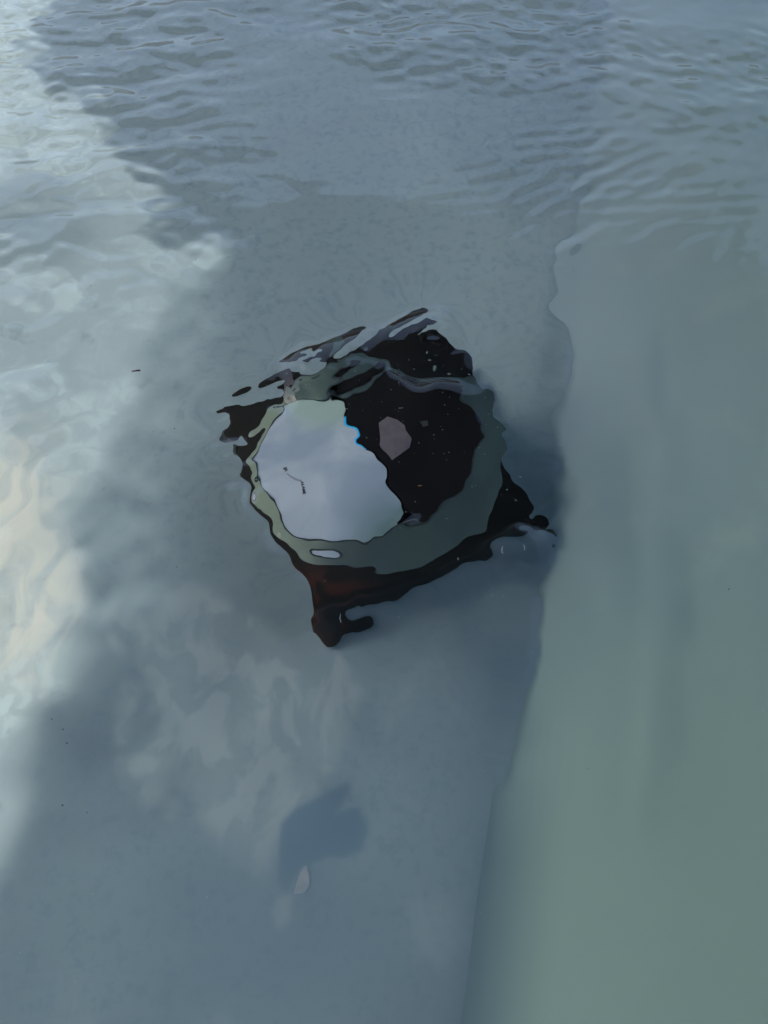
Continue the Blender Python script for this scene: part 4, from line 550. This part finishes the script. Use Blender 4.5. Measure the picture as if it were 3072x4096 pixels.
# things lying on the lamp and on the floor
def flake(name, pts, z, thick, m, label, cat, group=None, curl=.0):
    cx = sum(p[0] for p in pts) / len(pts); cy_ = sum(p[1] for p in pts) / len(pts)
    n = len(pts)
    v = [(0, 0, thick)] + [(p[0] - cx, p[1] - cy_, thick + curl * (.5 + .5 * math.sin(i * 2.1))) for i, p in enumerate(pts)]
    v += [(0, 0, 0)] + [(p[0] - cx, p[1] - cy_, curl * (.5 + .5 * math.sin(i * 2.1))) for i, p in enumerate(pts)]
    f = [(0, 1 + i, 1 + (i + 1) % n) for i in range(n)] + [(n + 1, n + 2 + (i + 1) % n, n + 2 + i) for i in range(n)]
    f += [(1 + i, n + 2 + i, n + 2 + (i + 1) % n, 1 + (i + 1) % n) for i in range(n)]
    o = mesh_obj(name, v, f, m); o.location = (cx, cy_, z); return tag(o, label, cat, group)
m_mauve = Mat('mauve_flake', lin(104, 94, 96), rough=.8, col2=lin(96, 86, 90), scale=60)
m_green = Mat('green_flake', lin(46, 50, 42), rough=.8)
m_tan = Mat('tan_leaf', lin(130, 140, 144), rough=.85, col2=lin(122, 134, 139), scale=40)
flake('paint_flake', [(-.0107, .8136), (.0058, .829), (.022, .824), (.0346, .8136), (.036, .803), (.0454, .7875), (.042, .7698), (.027, .758), (.0076, .7455), (-.004, .763), (-.0124, .7791), (-.0115, .796)], ZD + .0002, .0015, m_mauve,
      'large mauve grey flake, pointed at its lower end, on the black half of the lens', 'flake')
flake('paint_flake', [(.064, .826), (.079, .832), (.078, .819), (.068, .814)], ZD + .0002, .001, m_green,
      'tiny dull green flake on the black lens to the right of the mauve flake', 'flake')
flake('sunken_leaf', [(-0.106, 0.169), (-0.1, 0.154), (-0.0995, 0.145), (-0.106, 0.136), (-0.12, 0.134), (-0.117, 0.148), (-0.113, 0.16)], FLOOR_Z + .0005, .0006, m_tan,
      'small pale grey pointed leaf sunk on the dark blue patch of the pool floor', 'leaf')

# small things floating on the water
def wz(x, y): return float(water_h(np.array([[x]]), np.array([[y]]))[0, 0])
m_bark = Mat('bark', lin(40, 30, 28), rough=.9, col2=lin(60, 44, 40), scale=300)
m_dirt = Mat('dirt', lin(52, 42, 38), rough=.9)
m_hair = Mat('pale_fibre', lin(128, 136, 138), rough=.6)
m_speck = Mat('speck', lin(140, 148, 150), rough=.5)
m_seed = Mat('seed', lin(120, 84, 50), rough=.8)
def stick(name, pts, radii, m, seg=6):
    """A bent tapering rod through pts, relative to its first point."""
    o0 = Vector(pts[0]); v, f = [], []
    for i, p in enumerate(pts):
        p = Vector(p); q = Vector(pts[min(i + 1, len(pts) - 1)]) - Vector(pts[max(i - 1, 0)])
        q.normalize(); side = q.cross(Vector((0, 0, 1))).normalized(); up = side.cross(q)
        for k in range(seg):
            a = 2 * math.pi * k / seg
            v.append(p - o0 + radii[i] * (math.cos(a) * side + math.sin(a) * up))
    for i in range(len(pts) - 1):
        for k in range(seg): f.append((i * seg + k, i * seg + (k + 1) % seg, (i + 1) * seg + (k + 1) % seg, (i + 1) * seg + k))
    f.append(tuple(reversed(range(seg)))); f.append(tuple(range((len(pts) - 1) * seg, len(pts) * seg)))
    o = mesh_obj(name, v, f, m, smooth=True, receiver=False); o.location = o0; return o
def on_water(pts, lift): return [(x, y, wz(x, y) + lift) for x, y in pts]
tag(stick('twig', on_water([(-.3528, .7538), (-.348, .7544), (-.345, .7552), (-.3410, .7552)], .0004), [.0008, .0011, .0013, .0014], m_bark),
    'short dark brown twig floating left of the lamp beside the pale patch', 'twig')
for pts, lab in (([(.1419, .4688), (.1404, .4652), (.1398, .4619), (.1402, .4595), (.1412, .4575)], 'pale curved fibre floating over the right corner of the lamp'),
                 ([(.1665, .4700), (.1672, .4660), (.1668, .4615)], 'faint pale fibre floating just right of the curved one'),
                 ([(-.0494, .3817), (-.0499, .3755), (-.0482, .3708)], 'pale fibre floating over the bottom corner of the lamp'),
                 ([(-.1478, .7723), (-.1474, .7675), (-.1454, .7628)], 'fine pale fibre floating at the tip of the dark streaks above the lamp'),
                 ([(.0196, .6862), (.0226, .6866), (.0257, .6867)], 'short pale fibre floating over the black lens above the mauve flake')):
    tag(stick('fibre', on_water(pts, .0003), [.00028] * len(pts), m_hair, 5), lab, 'fibre', 'fibres floating over the lamp')
tag(stick('seed', on_water([(.0425, .5597), (.0454, .5601), (.0483, .5606)], .0003), [.0002, .0009, .0002], m_seed), 'tiny brown seed floating over the black lens', 'seed')
DEB = [(-.3849, 1.2789), (-.4338, 1.2278), (-.2944, .9895), (-.2722, .9308), (-.4455, .9296), (-.2853, .8222), (-.2775, .6516), (-.2442, .4419), (-.3496, .2605), (-.3354, .2499), (-.328, .2353), (-.3178, .1733), (-.2922, .1665), (.3989, .4125), (.207, .2092), (-.2171, 1.0691), (-.3298, 1.1823), (-.2223, 1.1788)]
def grain(x, y, r, m, name):
    bm = bmesh.new(); bmesh.ops.create_icosphere(bm, subdivisions=1, radius=r)
    for v in bm.verts: v.co = Vector((v.co.x * random.uniform(.8, 2.0), v.co.y * random.uniform(.7, 1.2), v.co.z * .5))
    bmesh.ops.rotate(bm, verts=bm.verts, cent=(0, 0, 0), matrix=Matrix.Rotation(random.uniform(0, 3), 3, 'Z'))
    o = bm_obj(name, bm, m, None, True); o.cycles.is_caustics_receiver = False
    o.location = (x, y, wz(x, y) + .0003); return o
DEB_LABELS = ['tiny dark speck floating just above the upper tongue of the pale patch',
    'tiny dark speck floating over the pale patch, left of its upper edge', 'tiny dark speck floating right of the tongue of the pale patch',
    'tiny dark speck floating below the tongue of the pale patch', 'tiny dark speck floating in the middle of the pale patch, far from its edge',
    'tiny dark speck floating above the twig, to its right', 'tiny dark speck floating left of the left corner of the lamp',
    'tiny dark speck floating over the silt, left of the bottom corner of the lamp', 'upper left speck of the row of four at the lower left',
    'second speck of the row of four at the lower left', 'third speck of the row of four at the lower left, close under the second',
    'lowest speck of the row of four at the lower left', 'single tiny speck right of the lowest speck at the lower left',
    'lone dark speck at the right edge, over the green side wall', 'lone dark speck low over the green side wall, nearer the floor',
    'tiny dark speck over the grey floor, farthest right of those above the lamp', 'tiny dark speck right of the upper pale tongue, left one of a pair',
    'tiny dark speck on the grey floor, right one of a pair above the lamp']
for (x, y), lab in zip(DEB, DEB_LABELS):
    tag(grain(x, y, random.uniform(.0005, .0009), m_dirt, 'dirt_speck'), lab, 'speck', 'dark specks floating on the water')
# dust and foam flecks all over the surface
bm = bmesh.new()
for i in range(230):
    if i < 110: x, y = random.gauss(.02, .13), random.gauss(.63, .13)
    else: x, y = random.uniform(-.45, .5), random.uniform(.02, 1.5)
    r = random.uniform(.00028, .00065) * (1.0 if y < 1 else 1.3); z = wz(x, y) + .0002
    b0 = bmesh.ops.create_icosphere(bm, subdivisions=1, radius=r)
    e_ = random.random() < .2; s = 4 if e_ else 1; an = random.uniform(0, 3.1)
    for v in b0['verts']:
        px, py = v.co.x * s, v.co.y * (.5 if e_ else 1)
        v.co = Vector((x + px * math.cos(an) - py * math.sin(an), y + px * math.sin(an) + py * math.cos(an), z + v.co.z * .6))
o = bm_obj('dust', bm, m_speck, None, True); o['kind'] = 'stuff'; o.cycles.is_caustics_receiver = False
tag(o, 'pale dust and foam flecks scattered over the water above the lamp', 'dust')
